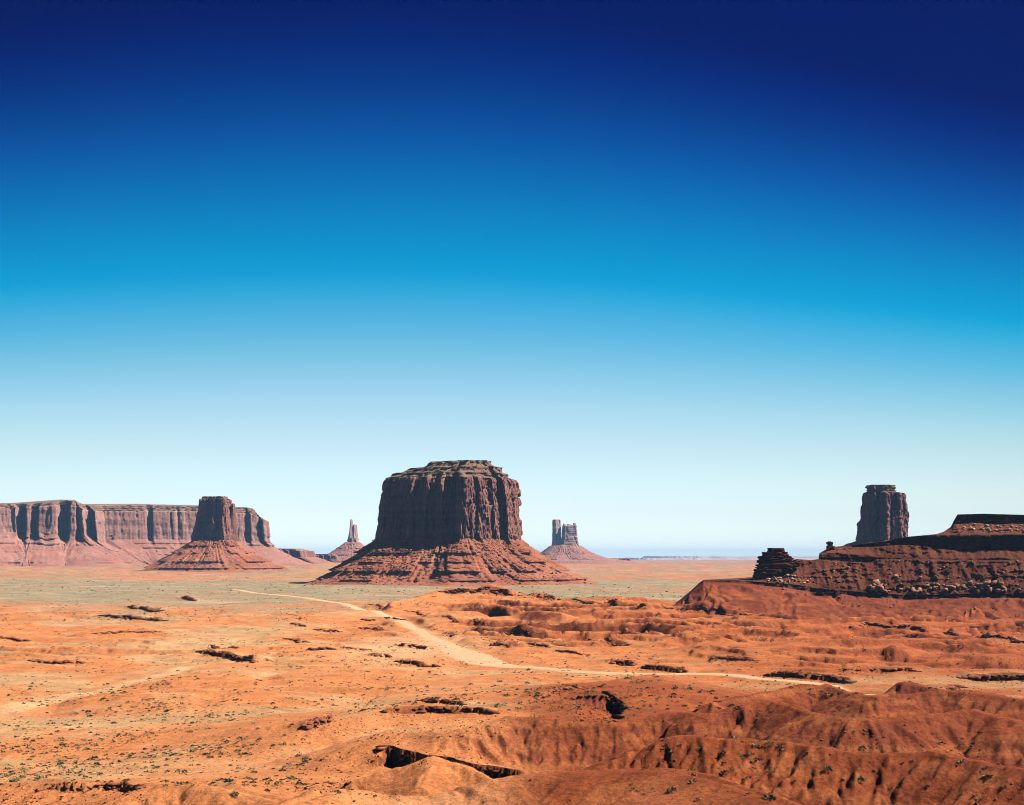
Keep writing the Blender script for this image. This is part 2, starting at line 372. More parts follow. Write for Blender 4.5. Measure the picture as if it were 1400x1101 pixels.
# fine relief: gullies aligned with the slope
dlr = np.gradient(RR)[:, None]
gr = np.gradient(Z, axis=0) / dlr
gt = np.gradient(Z, axis=1) / (np.gradient(th)[None, :] * R2)
gx = gr * np.sin(th) + gt * np.cos(th); gy = gr * np.cos(th) - gt * np.sin(th)
slope0 = np.sqrt(gx * gx + gy * gy)
act = (R2 > 130) & (R2 < 1700) & (np.abs(th)[None, :] < math.radians(40))
gh = np.zeros_like(Z)
calm = 1 - .72 * np.exp(-(((TX + 15) / 20) ** 2 + ((TY - 226) / 20) ** 2))
a_ = act
wl = 11.5
g1 = gullies(TX[a_], TY[a_], gx[a_], gy[a_], wl, 4, 40)
g2 = gullies(TX[a_], TY[a_], gx[a_], gy[a_], 34.0, 3, 60)
farw = sst(500, 900, R2[a_])
gh[a_] = g1 * (1.25 + .1 * farw * np.clip(mask[a_] + .2, 0, 1)) + g2 * (0.9 + 1.2 * farw) * np.clip(mask[a_] + .3, 0, 1)
Z += gh * calm
g3 = gullies(TX[a_], TY[a_], gx[a_], gy[a_], 4.0, 3, 90)
Z[a_] += calm[a_] * g3 * 1.05 * (1 - sst(420, 800, R2[a_])) + g3 * 0
Z += fbm(TX / 9, TY / 9, 4, 81) * .55 * sst(130, 200, R2) * (1 - sst(1500, 2500, R2)) * (.35 + .9 * sst(.08, .3, slope0))
rough = sst(.05, .35, fbm(TX / 60, TY / 60, 3, 85))
Z += np.abs(perlin(TX / 3.1, TY / 3.1, 83)) * .45 * rough * (R2 > 150) * (R2 < 900)

def terrace(z, h0, edge, rise):
    q = z / h0; b = np.floor(q); f = q - b
    return (b + np.where(f < edge, f * (1 - rise) / edge, (1 - rise) + (f - edge) / (1 - edge) * rise)) * h0
dip = fbm(TX / 260, TY / 260, 2, 121) * 4 + TX * .012
tm = sst(-.02, .12, fbm(rx_ / 190, ry_ / 34, 3, 122)) * sst(520, 700, TY) * (1 - sst(1330, 1480, R2)) * np.clip(.35 + mask, 0, 1)
Z += (terrace(Z + dip, 3.1, .86, .66) - Z - dip + .4) * tm
tm2 = sst(.0, .15, fbm(rx_ / 120, ry_ / 24, 3, 124)) * sst(330, 450, TY) * (1 - sst(1330, 1480, R2)) * (1 - .8 * mask)
Z += (terrace(Z + dip * .6, 2.2, .86, .6) - Z - dip * .6 + .3) * tm2
# ray casting against the ground
def col_of(px): return int(np.argmin(np.abs(th - math.atan((px - CX) / F))))
def cast(px, py):
    j = col_of(px); c_ = math.cos(th[j])
    line = H - (py - HY) * (RR * c_) / F
    hit = np.nonzero((Z[:, j] > line) & (RR > 120))[0]
    i = hit[0] if len(hit) else NR - 60
    D = RR[i] * c_
    return xpix(px, D), D
def ground_z(x, y):
    x = np.asarray(x, float); y = np.asarray(y, float)
    r = np.hypot(x, y); t = np.arctan2(x, y)
    fi = np.interp(r, RR, np.arange(NR)); fj = np.interp(t, th, np.arange(NC))
    i = np.clip(fi.astype(int), 0, NR - 2); j = np.clip(fj.astype(int), 0, NC - 2); u = fi - i; v = fj - j
    return Z[i, j] * (1 - u) * (1 - v) + Z[i + 1, j] * u * (1 - v) + Z[i, j + 1] * (1 - u) * v + Z[i + 1, j + 1] * u * v

# roads: centre lines in the photograph, dropped on the ground
def dense(P, step):
    P = np.array(P, float); d = np.r_[0, np.cumsum(np.hypot(*np.diff(P[:, :2], axis=0).T))]
    n = max(2, int(d[-1] / step)); t = np.linspace(0, d[-1], n)
    return np.stack([np.interp(t, d, P[:, k]) for k in range(P.shape[1])], 1)
def smooth_cols(A, n):
    k = np.ones(n) / n; B = A.copy()
    for c in range(A.shape[1]):
        B[:, c] = np.convolve(np.pad(A[:, c], n // 2, 'edge'), k, 'valid')[:len(A)]
    return B
def road_line(pix, step=2.5, sm=9):
    P = []
    for px, py, wd in pix:
        D = (H - 1.0) * F / (py - HY) if py > 905 else None
        x, D = cast(px, py)
        P.append((x, D, wd))
    Q = smooth_cols(dense(P, step), sm)
    z = ground_z(Q[:, 0], Q[:, 1]); z = np.convolve(np.pad(z, 12, 'edge'), np.ones(25) / 25, 'valid')
    return np.column_stack([Q, z])
road_main = road_line([(500, 840, 8), (532, 846, 8), (556, 851, 9), (572, 856, 9), (572, 864, 9), (590, 874, 9), (612, 883, 12), (636, 894, 22), (655, 904, 22), (690, 911, 12), (740, 915, 8),
                       (800, 919, 8), (860, 921, 8), (930, 921, 8), (985, 922, 9), (1040, 926, 9), (1095, 931, 9), (1135, 935, 9), (1175, 937, 9)])
road_far = road_line([(320, 806, 9), (360, 811, 9), (420, 818, 9), (470, 825, 9), (500, 833, 9), (520, 840, 8), (545, 848, 8)], 6, 7)
wash = road_line([(-40, 985, 7), (10, 972, 8), (60, 960, 9), (110, 948, 10), (160, 938, 9), (200, 929, 8), (250, 914, 7), (310, 905, 5), (380, 893, 4)], 4, 9)
ROADM = np.zeros_like(Z)
for Rd, strength in ((road_main, 1.0), (road_far, 1.0), (wash, .0)):
    m = box_of(Rd, 60) & (R2 < 2500)
    d, s, v, arc, acc = poly_dist(TX[m], TY[m], Rd[::3] if len(Rd) > 60 else Rd)
    hw = v[:, 0] / 2
    if strength > 0:
        k = 1 - sst(hw + 1.5, hw * 1.3 + 9, d)
        Z[m] = Z[m] * (1 - k) + (v[:, 1] - .25) * k
    e = fbm(TX[m] / 9, TY[m] / 9, 3, 15) * 4
    ROADM[m] = np.maximum(ROADM[m], (1 - sst(hw - 1, hw + 3, d + e * .6)) * (.9 if strength else .75))

# ledges: hard layers that step down towards the viewer.  (pixel line, height m, decay m, label)
LEDGES = []
def ledge(pix, h, back, label=None, size=1.0, explicit=None, flip=False, tumble=.5, parts=False):
    if explicit is None: P = [cast(px, py) for px, py in pix]
    else: P = [(xpix(px, D), D) for (px, _), D in zip(pix, explicit)]
    P = dense(P, 1.2)
    if len(P) > 9: P = smooth_cols(P, 5)
    n = np.arange(len(P))
    P = P + np.stack([perlin(n / 7, n * 0 + h, 5) * 1.5, perlin(n / 5, n * 0 + 3 + h, 6) * 1.4], 1) * min(1, len(P) / 12)
    A = P if len(P) < 60 else P[::2]
    m = box_of(A, max(60, back * 4))
    x = TX[m]; y = TY[m]
    d, s, v, arc, acc = poly_dist(x, y, np.column_stack([A, np.zeros(len(A))]))
    if flip: s = -s
    end = np.minimum(sst(0, acc * .12 + .1, arc), 1 - sst(acc * .88 - .1, acc, arc))
    z0 = ground_z(P[:, 0], P[:, 1])
    if explicit is not None:
        zt = np.interp(arc, np.linspace(0, acc, len(pix)), [zpix(q_[1], D_) for q_, D_ in zip(pix, explicit)])
        k_ = np.exp(-(d / back) ** 2) * np.minimum(1, end * 1.5)
        Z[m] = Z[m] * (1 - k_) + np.where(s > 0, zt, zt - h) * k_
    else: Z[m] += np.where(s > 0, h * .8 * np.exp(-(d / back) ** 2) * end, -h * .2 * np.exp(-(d / back) ** 2) * end)
    LEDGES.append(dict(P=P, h=h, label=label, size=size, z0=z0, flip=flip, tumble=tumble, parts=parts))

ledge([(515, 1019), (540, 1023), (575, 1031), (610, 1035), (640, 1042), (670, 1048), (700, 1053), (724, 1058)], 4.4, 9,
      'long black-shadowed rock wall behind the pointed sand mound in the foreground', 1.0, [292, 288, 280, 272, 262, 256, 250, 244], parts=True)
ledge([(826, 951), (846, 957), (856, 966), (852, 976), (842, 988)], 4.2, 12, 'broken dark crag facing left over a fan of rubble at mid foreground', 1.1, [392, 384, 368, 350, 330], flip=False)
ledge([(835, 908), (850, 909), (869, 911)], 3.2, 12, 'short thick dark ledge just above the road, left of the longer one', 1.2)
ledge([(878, 913), (905, 916), (938, 920)], 2.4, 12, 'dark broken ledge above the road, right of a shorter thick one', 1.1)
ledge([(1046, 924), (1080, 925), (1120, 928), (1168, 935)], 2.5, 12, 'dark rock ledge directly behind the pale road on the right', 1.2)
ledge([(1274, 941), (1300, 939), (1320, 941)], 2.6, 14, 'low dark ledge at the right behind the red dunes', 1.2)
ledge([(1312, 928), (1350, 929), (1400, 928), (1470, 930)], 2.6, 14, 'notched ledge near the right picture edge above a low dark one', 1.4)
ledge([(1166, 857), (1180, 853), (1230, 858), (1262, 864), (1300, 864), (1350, 871), (1400, 879), (1470, 884)], 2.3, 20, 'long thin ledge capping the red mounds under the right ridge', 1.6)
ledge([(600, 810), (640, 811), (690, 813), (704, 816)], 4.2, 16, 'dark caprock ledge on the crest in front of the big central butte', 1.8)
ledge([(735, 817), (750, 818), (764, 822)], 3.6, 16, 'short dark caprock on the crest between two longer ledges', 1.6)
ledge([(785, 820), (840, 824), (880, 829), (915, 831)], 3.2, 16, 'long thin caprock ledge on the crest right of the central butte', 1.6)
ledge([(917, 832), (950, 834), (985, 837), (1042, 843)], 3.0, 16, 'thin dark ledge at the foot of the ridge nose', 1.6)
ledge([(134, 842), (180, 846), (228, 850)], 2.6, 22, 'longest dark ledge on the far left flat', 1.6)
ledge([(176, 830), (200, 834), (226, 837)], 3.4, 25, 'dark ledge on the left flat just beyond the longest one', 1.7)
ledge([(250, 817), (258, 820), (267, 823)], 3.6, 25, 'small dark rock step farthest out on the left flat', 1.7)
ledge([(268, 892), (285, 893), (310, 899), (330, 904), (346, 908)], 2.6, 16, 'jagged dark ledge topping a low mound left of centre', 1.2)
ledge([(335, 899), (345, 903)], 2.4, 9, 'short hooked ledge right of the jagged dark ledge', 1.0)
ledge([(292, 883), (322, 888)], 1.8, 14, 'thin broken ledge behind the jagged mound ledge', 1.2)
small = [(404, 853, 414, 857), (398, 874, 414, 878), (436, 887, 457, 888), (477, 887, 500, 889), (512, 827, 528, 831), (562, 836, 580, 838), (607, 843, 629, 848), (637, 850, 660, 853),
         (648, 860, 658, 862), (614, 866, 624, 868), (534, 846, 549, 848), (500, 848, 508, 849), (516, 855, 532, 856), (500, 860, 519, 861), (774, 891, 798, 896), (680, 881, 695, 884),
         (440, 862, 460, 864), (150, 868, 200, 864), (0, 872, 30, 876), (60, 905, 100, 909), (1180, 918, 1236, 918), (730, 880, 745, 885), (820, 876, 850, 880), (990, 900, 1020, 904)]
for a in small:
    w_ = (a[2] - a[0]) * .45
    ledge([(a[0] - w_, a[1] - .8), ((a[0] + a[2]) / 2, (a[1] + a[3]) / 2 + .3), (a[2] + w_, a[3] + .8)], 1.5, 14, None, 1.05)
ledge([(667, 865), (693, 867), (720, 870), (753, 873)], 2.6, 14, 'long dark ledge in the middle of the red hills above the road bend', 1.3)
ledge([(545, 883), (565, 885), (590, 888)], 2.0, 14, 'thin ledge on the sand left of the road turnout', 1.2)
ledge([(512, 898), (524, 898), (536, 898)], 2.4, 12, 'small black ledge left of the turnout, nearest its left end', 1.2)
ledge([(541, 904), (575, 909), (602, 914)], 2.0, 12, 'low slanting ledge below the road turnout', 1.1)
ledge([(521, 974), (560, 973), (600, 973), (640, 974), (688, 977)], 1.8, 7, 'rubbly orange ledge crossing the foreground beyond the black wall', .7)
ledge([(575, 958), (610, 961), (640, 964)], 1.2, 6, 'low crumbling step behind the rubbly orange ledge', .6)
ledge([(738, 956), (760, 945), (800, 941)], 1.3, 6, 'curved crumbling red step left of the dark crag', .7)
ledge([(418, 1000), (432, 992), (447, 986), (455, 981)], 2.0, 6, 'dark toothed outcrop at the left end of the foreground rubble', .7)
ledge([(60, 1080), (110, 1078), (170, 1076), (204, 1079)], 1.3, 5, 'red crumbling step in the lower left corner', .5)

# ground tint (sand, mudstone, scrub cover, with maroon patches; redder and darker towards the right)
slope = np.sqrt((np.gradient(Z, axis=0) / dlr) ** 2 + (np.gradient(Z, axis=1) / (np.gradient(th)[None, :] * R2)) ** 2)
ALB = .77
sand = np.array([.60, .215, .077]); pale = np.array([.70, .40, .20]); red = np.array([.40, .093, .029]); maroon = np.array([.22, .05, .023])
scrub = np.array([.47, .30, .14]); far_g = np.array([.285, .275, .165]); far_r = np.array([.46, .20, .12]); far_p = np.array([.56, .34, .21])
nA = fbm(TX / 140, TY / 70, 5, 101, .6); nB = fbm(TX / 38, TY / 24, 5, 102, .6); nC = fbm(TX / 12, TY / 12, 4, 103, .6)
C = np.broadcast_to(sand, Z.shape + (3,)).copy()
def blend(k, col): 
    global C
    C = C * (1 - k[..., None]) + col * k[..., None]
rightness = sst(480, 1050, PX + nA * 260)
nearright = sst(640, 800, PX + nA * 100) * (1 - sst(430, 560, R2))
blend(sst(-.1, .4, nA) * .65 * (1 - rightness), pale)
blend(np.clip(rightness * .5 + sst(.22, .5, slope0) * .45, 0, .9) * (.55 + .45 * mask), red)
blend(nearright * .95, red * .72); blend(sst(900, 1450, PX + nB * 200) * (1 - sst(1300, 1400, TY)) * .5, maroon * 1.05)
blend(sst(.2, .55, nB + .3 * nA) * .6 * np.clip(mask + nearright, 0, 1), maroon)
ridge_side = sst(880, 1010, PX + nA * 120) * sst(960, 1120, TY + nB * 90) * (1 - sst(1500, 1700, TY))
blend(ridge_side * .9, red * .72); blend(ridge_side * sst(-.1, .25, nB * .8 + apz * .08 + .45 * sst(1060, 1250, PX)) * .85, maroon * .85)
blend(sst(820, 1300, PX + nA * 200) * sst(450, 600, TY) * (1 - ridge_side) * .55 * (.4 + .6 * mask), red)
blend(sst(.15, .5, nB) * sst(500, 900, PX) * sst(560, 700, TY) * mask * .45, maroon)
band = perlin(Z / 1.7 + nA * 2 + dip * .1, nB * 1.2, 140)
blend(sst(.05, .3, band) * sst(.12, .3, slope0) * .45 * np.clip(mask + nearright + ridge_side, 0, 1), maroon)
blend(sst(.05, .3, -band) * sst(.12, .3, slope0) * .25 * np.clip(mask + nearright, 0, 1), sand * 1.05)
_x, _d = cast(556, 882)
blend(np.exp(-(((TX - _x) / 42) ** 2 + ((TY - _d) / 105) ** 2) ** 1.5) * .6, np.array([.74, .45, .24]))
# scrubby flats
flat = 1 - sst(.1, .28, slope0)
veg_near = sst(-.05, .3, nA + nB * .5) * flat * (1 - ridge_side) * (1 - mask * .6) * (1 - nearright) * sst(200, 300, R2)
blend(veg_near * .62, scrub)
blend(sst(.2, .5, nB - nA * .4) * .4 * flat * (1 - sst(1200, 1500, R2)) * (1 - mask) * (1 - ridge_side) * (1 - nearright), pale)
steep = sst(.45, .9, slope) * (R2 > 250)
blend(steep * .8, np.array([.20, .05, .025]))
# valley floor
fl = fbm(TX / 620, TY / 210, 5, 111, .65); fl2 = fbm(TX / 300, TY / 90, 4, 112, .6)
plain = sst(950, 1750, TY + nA * 500) * (1 - sst(450, 560, PX) * (1 - sst(1290, 1400, TY))) * (1 - ridge_side)
blend(plain * (.55 + .3 * fl2), far_r)
gb = sst(-.12, .3, fl + .5 * fl2 + .32 * sst(1350, 1700, TY) * (1 - sst(2500, 3300, TY))) * plain
blend(gb * (.78 + .3 * fbm(TX / 120, TY / 60, 4, 115, .7)), far_g)
blend(sst(.12, .4, fl2 - fl * .3) * plain * .6, far_p)
blend(np.clip(ROADM, 0, 1) * .85, np.array([.74, .43, .22]))
C *= (1 + nC * .26 + plain * fbm(TX / 70, TY / 30, 4, 160, .7) * .5)[..., None]
C = np.clip(C, .01, .9) * ALB

V = np.stack([TX, TY, Z], -1).reshape(-1, 3)
Q = grid_quads(NR, NC)
wrapq = np.array([[i * NC + NC - 1, i * NC, (i + 1) * NC, (i + 1) * NC + NC - 1] for i in range(NR - 1)])
Q = np.concatenate([Q, wrapq])[:, ::-1]
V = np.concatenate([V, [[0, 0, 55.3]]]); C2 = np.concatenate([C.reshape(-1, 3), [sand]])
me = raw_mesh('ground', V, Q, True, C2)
ground = link('ground', me, M_ground); tag(ground, 'orange and red desert ground running out to a scrubby valley floor', kind='structure')
# close the ring under the camera
ring = np.concatenate([V[:NC], [[0, 0, 55.3]]]); tri = np.array([[j, NC, (j + 1) % NC] for j in range(NC)])
cap = raw_mesh('lookout_ground', ring, tri, True, np.tile(sand, (NC + 1, 1)))
tag(link('lookout_ground', cap, M_ground), 'red ground under the lookout', kind='structure')

def strip(name, Rd, lift, label):
    P = Rd[:, :2]; T = np.gradient(P, axis=0); T /= np.linalg.norm(T, axis=1)[:, None] + 1e-9
    Nn = np.stack([-T[:, 1], T[:, 0]], 1); n = len(P); K = 7
    cols = []
    for k in range(K):
        u = (k / (K - 1) - .5)
        wob = 1 + .18 * perlin(np.arange(n) / 4.0, np.full(n, k + .5), 9) * (abs(u) > .4)
        q = P + Nn * (Rd[:, 2] * wob * u)[:, None]
        z = ground_z(q[:, 0], q[:, 1]) + lift * (1 - (2 * abs(u)) ** 4 * .9)
        cols.append(np.column_stack([q, z]))
    Vv = np.stack(cols, 1).reshape(-1, 3)
    tag(link(name, raw_mesh(name, Vv, grid_quads(n, K), True), M_road), label, kind='structure')
strip('dirt_road', road_main, .22, 'pale dirt road with a wide sandy turnout')
strip('distant_dirt_road', road_far, .3, 'pale dirt road crossing the green valley floor')

# ------------------------------------------------------------------ rocks
def rock_variants(n, npts=13, sq=.8):
    out_ = []
    for k in range(n):
        bm = bmesh.new()
        for _ in range(npts):
            v = Vector((random.uniform(-1, 1), random.uniform(-1, 1), random.uniform(-1, 1)))
            m_ = max(abs(v.x), abs(v.y), abs(v.z)); v = v / m_ * random.uniform(.8, 1) * .5 if random.random() < sq else v * .45
            bm.verts.new((v.x, v.y, v.z))
        r = bmesh.ops.convex_hull(bm, input=bm.verts)
        bmesh.ops.delete(bm, geom=list({g for g in list(r['geom_interior']) + list(r['geom_unused']) if isinstance(g, bmesh.types.BMVert)}), context='VERTS')
        bmesh.ops.recalc_face_normals(bm, faces=bm.faces)
        bmesh.ops.triangulate(bm, faces=bm.faces)
        bm.verts.index_update()
        out_.append((np.array([v.co[:] for v in bm.verts]), np.array([[v.index for v in f.verts] for f in bm.faces])))
        bm.free()
    return out_
ROCKS = rock_variants(10)
PEB = rock_variants(6, 7)
ROCKM = [raw_mesh('boulder', v, f) for v, f in ROCKS]
ROCKM_P = [raw_mesh('pale_boulder', v, f) for v, f in ROCKS]
for m_ in ROCKM: m_.materials.append(M_rock)
for m_ in ROCKM_P: m_.materials.append(M_palerock)

def rotz(a):
    c_, s_ = np.cos(a), np.sin(a); o_ = np.zeros((len(a), 3, 3)); o_[:, 0, 0] = c_; o_[:, 0, 1] = -s_; o_[:, 1, 0] = s_; o_[:, 1, 1] = c_; o_[:, 2, 2] = 1; return o_
def rotx(a):
    c_, s_ = np.cos(a), np.sin(a); o_ = np.zeros((len(a), 3, 3)); o_[:, 1, 1] = c_; o_[:, 1, 2] = -s_; o_[:, 2, 1] = s_; o_[:, 2, 2] = c_; o_[:, 0, 0] = 1; return o_
def merged(name, variants, pos, size, mat, parent=None, tilt=.5, aspect=None, smooth=False):
    """many pieces in one mesh"""
    pos = np.asarray(pos, float); n = len(pos); size = np.asarray(size, float)
    if size.ndim == 1: size = size[:, None] * (np.array([1, .85, .7]) if aspect is None else aspect)
    which = rng.integers(0, len(variants), n); Rm = rotz(rng.uniform(0, 6.28, n)) @ rotx(rng.normal(0, tilt, n))
    VV = []; FF = []; off = 0
    for k, (v, f) in enumerate(variants):
        idx = np.nonzero(which == k)[0]
        if not len(idx): continue
        P = (v[None] * size[idx][:, None, :]) @ Rm[idx].transpose(0, 2, 1) + pos[idx][:, None, :]
        FF.append((f[None] + (np.arange(len(idx)) * len(v))[:, None, None]).reshape(-1, f.shape[1]) + off)
        VV.append(P.reshape(-1, 3)); off += len(idx) * len(v)
    return link(name, raw_mesh(name, np.concatenate(VV), np.concatenate(FF), smooth), mat, parent)

def ledge_blocks(d):
    P = d['P']; h = d['h']; n = len(P)
    T = np.gradient(P, axis=0); T /= np.linalg.norm(T, axis=1)[:, None] + 1e-9
    Nn = np.stack([-T[:, 1], T[:, 0]], 1) * (-1 if d['flip'] else 1)
    pos = []; size = []; tilt_ = []
    s_ = d['size']; k = 0.0
    while k < n - 1:
        i = int(k); u = i / (n - 1); env = min(1, 4 * u + .25, 4 * (1 - u) + .25)
        hh = h * env * random.uniform(.8, 1.0)
        x, y = P[i] + Nn[i] * random.uniform(-.3, .9)
        zb = float(ground_z(*(P[i] - Nn[i] * 1.5)))
        lay = max(1, int(round(hh / (1.2 * s_))))
        for q in range(lay):
            wx_ = s_ * random.uniform(2.2, 5.0)
            px_, py_ = np.array([x, y]) + Nn[i] * (q * .25 + random.uniform(-.5, .5)) * s_ + T[i] * random.uniform(-.5, .5)
            pos.append((px_, py_, zb + hh * (q + .5) / lay)); size.append((wx_, random.uniform(1.8, 3.2) * s_, hh / lay * 1.2))
            tilt_.append(math.atan2(T[i][1], T[i][0]) + random.gauss(0, .14))
        k += random.uniform(.7, 1.5) * s_
    return pos, size, tilt_

small_pos = []; small_size = []; small_tilt = []
def blocks_mesh(pos, size, ang):
    VV = []; FF = []; off = 0
    for p, s_, a in zip(pos, size, ang):
        v, f = random.choice(ROCKS); c_, sn = math.cos(a), math.sin(a)
        q = v * np.array(s_); q = np.stack([q[:, 0] * c_ - q[:, 1] * sn, q[:, 0] * sn + q[:, 1] * c_, q[:, 2] + q[:, 0] * random.uniform(-.08, .08)], 1) + np.array(p)
        VV.append(q); FF.append(f + off); off += len(v)
    return np.concatenate(VV), np.concatenate(FF)
rub_pos = []; rub_size = []
for d in LEDGES:
    pos, size, ang = ledge_blocks(d)
    # tumbled pieces below the face
    P = d['P']
    for _ in range(int(len(P) * 1.6)):
        i = random.randrange(len(P) - 1); t = P[i + 1] - P[i]; t = t / (np.linalg.norm(t) + 1e-9); nn = np.array([-t[1], t[0]]) * (-1 if d['flip'] else 1)
        dist = random.expovariate(1 / (2.5 * d['h'])) + .3
        q = P[i] - nn * dist + t * random.uniform(-1, 1)
        rub_pos.append((q[0], q[1])); rub_size.append(random.uniform(.3, 1.0) * d['size'] * (1.1 if dist < 6 else .7))
    if d['label'] is None:
        small_pos += pos; small_size += size; small_tilt += ang; continue
    c0 = np.mean(np.array(pos), 0)
    if d['parts']:
        root = empty('rock_ledge', c0); tag(root, d['label'], 'rock ledge')
        for k in range(0, len(pos)):
            v, f = blocks_mesh([np.array(pos[k]) - c0], [size[k]], [ang[k]])
            link('block', raw_mesh('block', v, f), M_ledge, root)
    else:
        v, f = blocks_mesh([np.array(p) - c0 for p in pos], size, ang)
        o = link('rock_ledge', raw_mesh('rock_ledge', v, f), M_ledge); o.location = c0; tag(o, d['label'], 'rock ledge')
v, f = blocks_mesh(small_pos, small_size, small_tilt)
tag(link('broken_rock', raw_mesh('broken_rock', v, f), M_ledge), 'scattered short dark rock steps across the middle hills', kind='stuff')

# ------------------------------------------------------------------ buttes
def outline(pts, n, smooth_n=3):
    P = np.array(pts, float); P = np.vstack([P, P[:1]])
    d = np.r_[0, np.cumsum(np.hypot(*np.diff(P, axis=0).T))]
    # more points on the sides the photograph shows
    u_ = np.linspace(0, d[-1], 4000); yy_ = np.interp(u_, d, P[:, 1]); ym = (P[:, 1].min() + P[:, 1].max()) / 2 + .1 * np.ptp(P[:, 1])
    dens = np.where(yy_ < ym, 1.0, .22); cdf = np.r_[0, np.cumsum(dens[:-1])]; cdf /= cdf[-1] * (1 + 1 / n)
    t = np.interp(np.linspace(0, 1, n, endpoint=False) * cdf[-1], cdf, u_)
    Q = np.stack([np.interp(t, d, P[:, 0]), np.interp(t, d, P[:, 1])], 1)
    for _ in range(smooth_n): Q = (np.roll(Q, 1, 0) + Q * 2 + np.roll(Q, -1, 0)) / 4
    return Q, t, d[-1]

def flutes(s, z, per, seed, A, wl_, zs):
    """joint-bounded slabs and columns: flat fronts, sharp vertical edges, cracks between them"""
    a = s / per * 2 * np.pi; R_ = per / (2 * np.pi)
    X = np.cos(a) * R_; Y = np.sin(a) * R_; z = np.asarray(z, float) + 0 * s
    def slab(w_, zh, sd, wob):
        q = s / w_ + wob * perlin(z / zs * .8 + sd, s / (w_ * 4), sd) + wob * .35 * perlin(z / (zs * .25), s / (w_ * 1.5), sd + 5)
        i = np.floor(q); f = q - i; k = np.floor(z / zh + _h(i, i * 0, sd + 1) * 3)
        o1 = _h(i, k, sd + 2); tilt = (_h(i, k, sd + 3) - .5) * (f - .5)
        return (o1 - .5) + tilt * .9, np.exp(-np.minimum(f, 1 - f) / .07)
    big = perlin(X / (wl_ * 2.6) + z / (zs * 3), Y / (wl_ * 2.6), seed)
    o1, c1 = slab(wl_, zs * 2.2, seed + 1, .55); o2, c2 = slab(wl_ * .42, zs * .7, seed + 20, .6); o3, c3 = slab(wl_ * .17, zs * .25, seed + 40, .5)
    n4 = perlin(X / (wl_ * .3) + z / (zs * .3), Y / (wl_ * .3) - z / (zs * .2), seed + 3)
    return A * (.8 * big + 1.25 * o1 + .75 * o2 + .4 * o3 + .18 * n4 - .45 * c1 - .22 * c2)

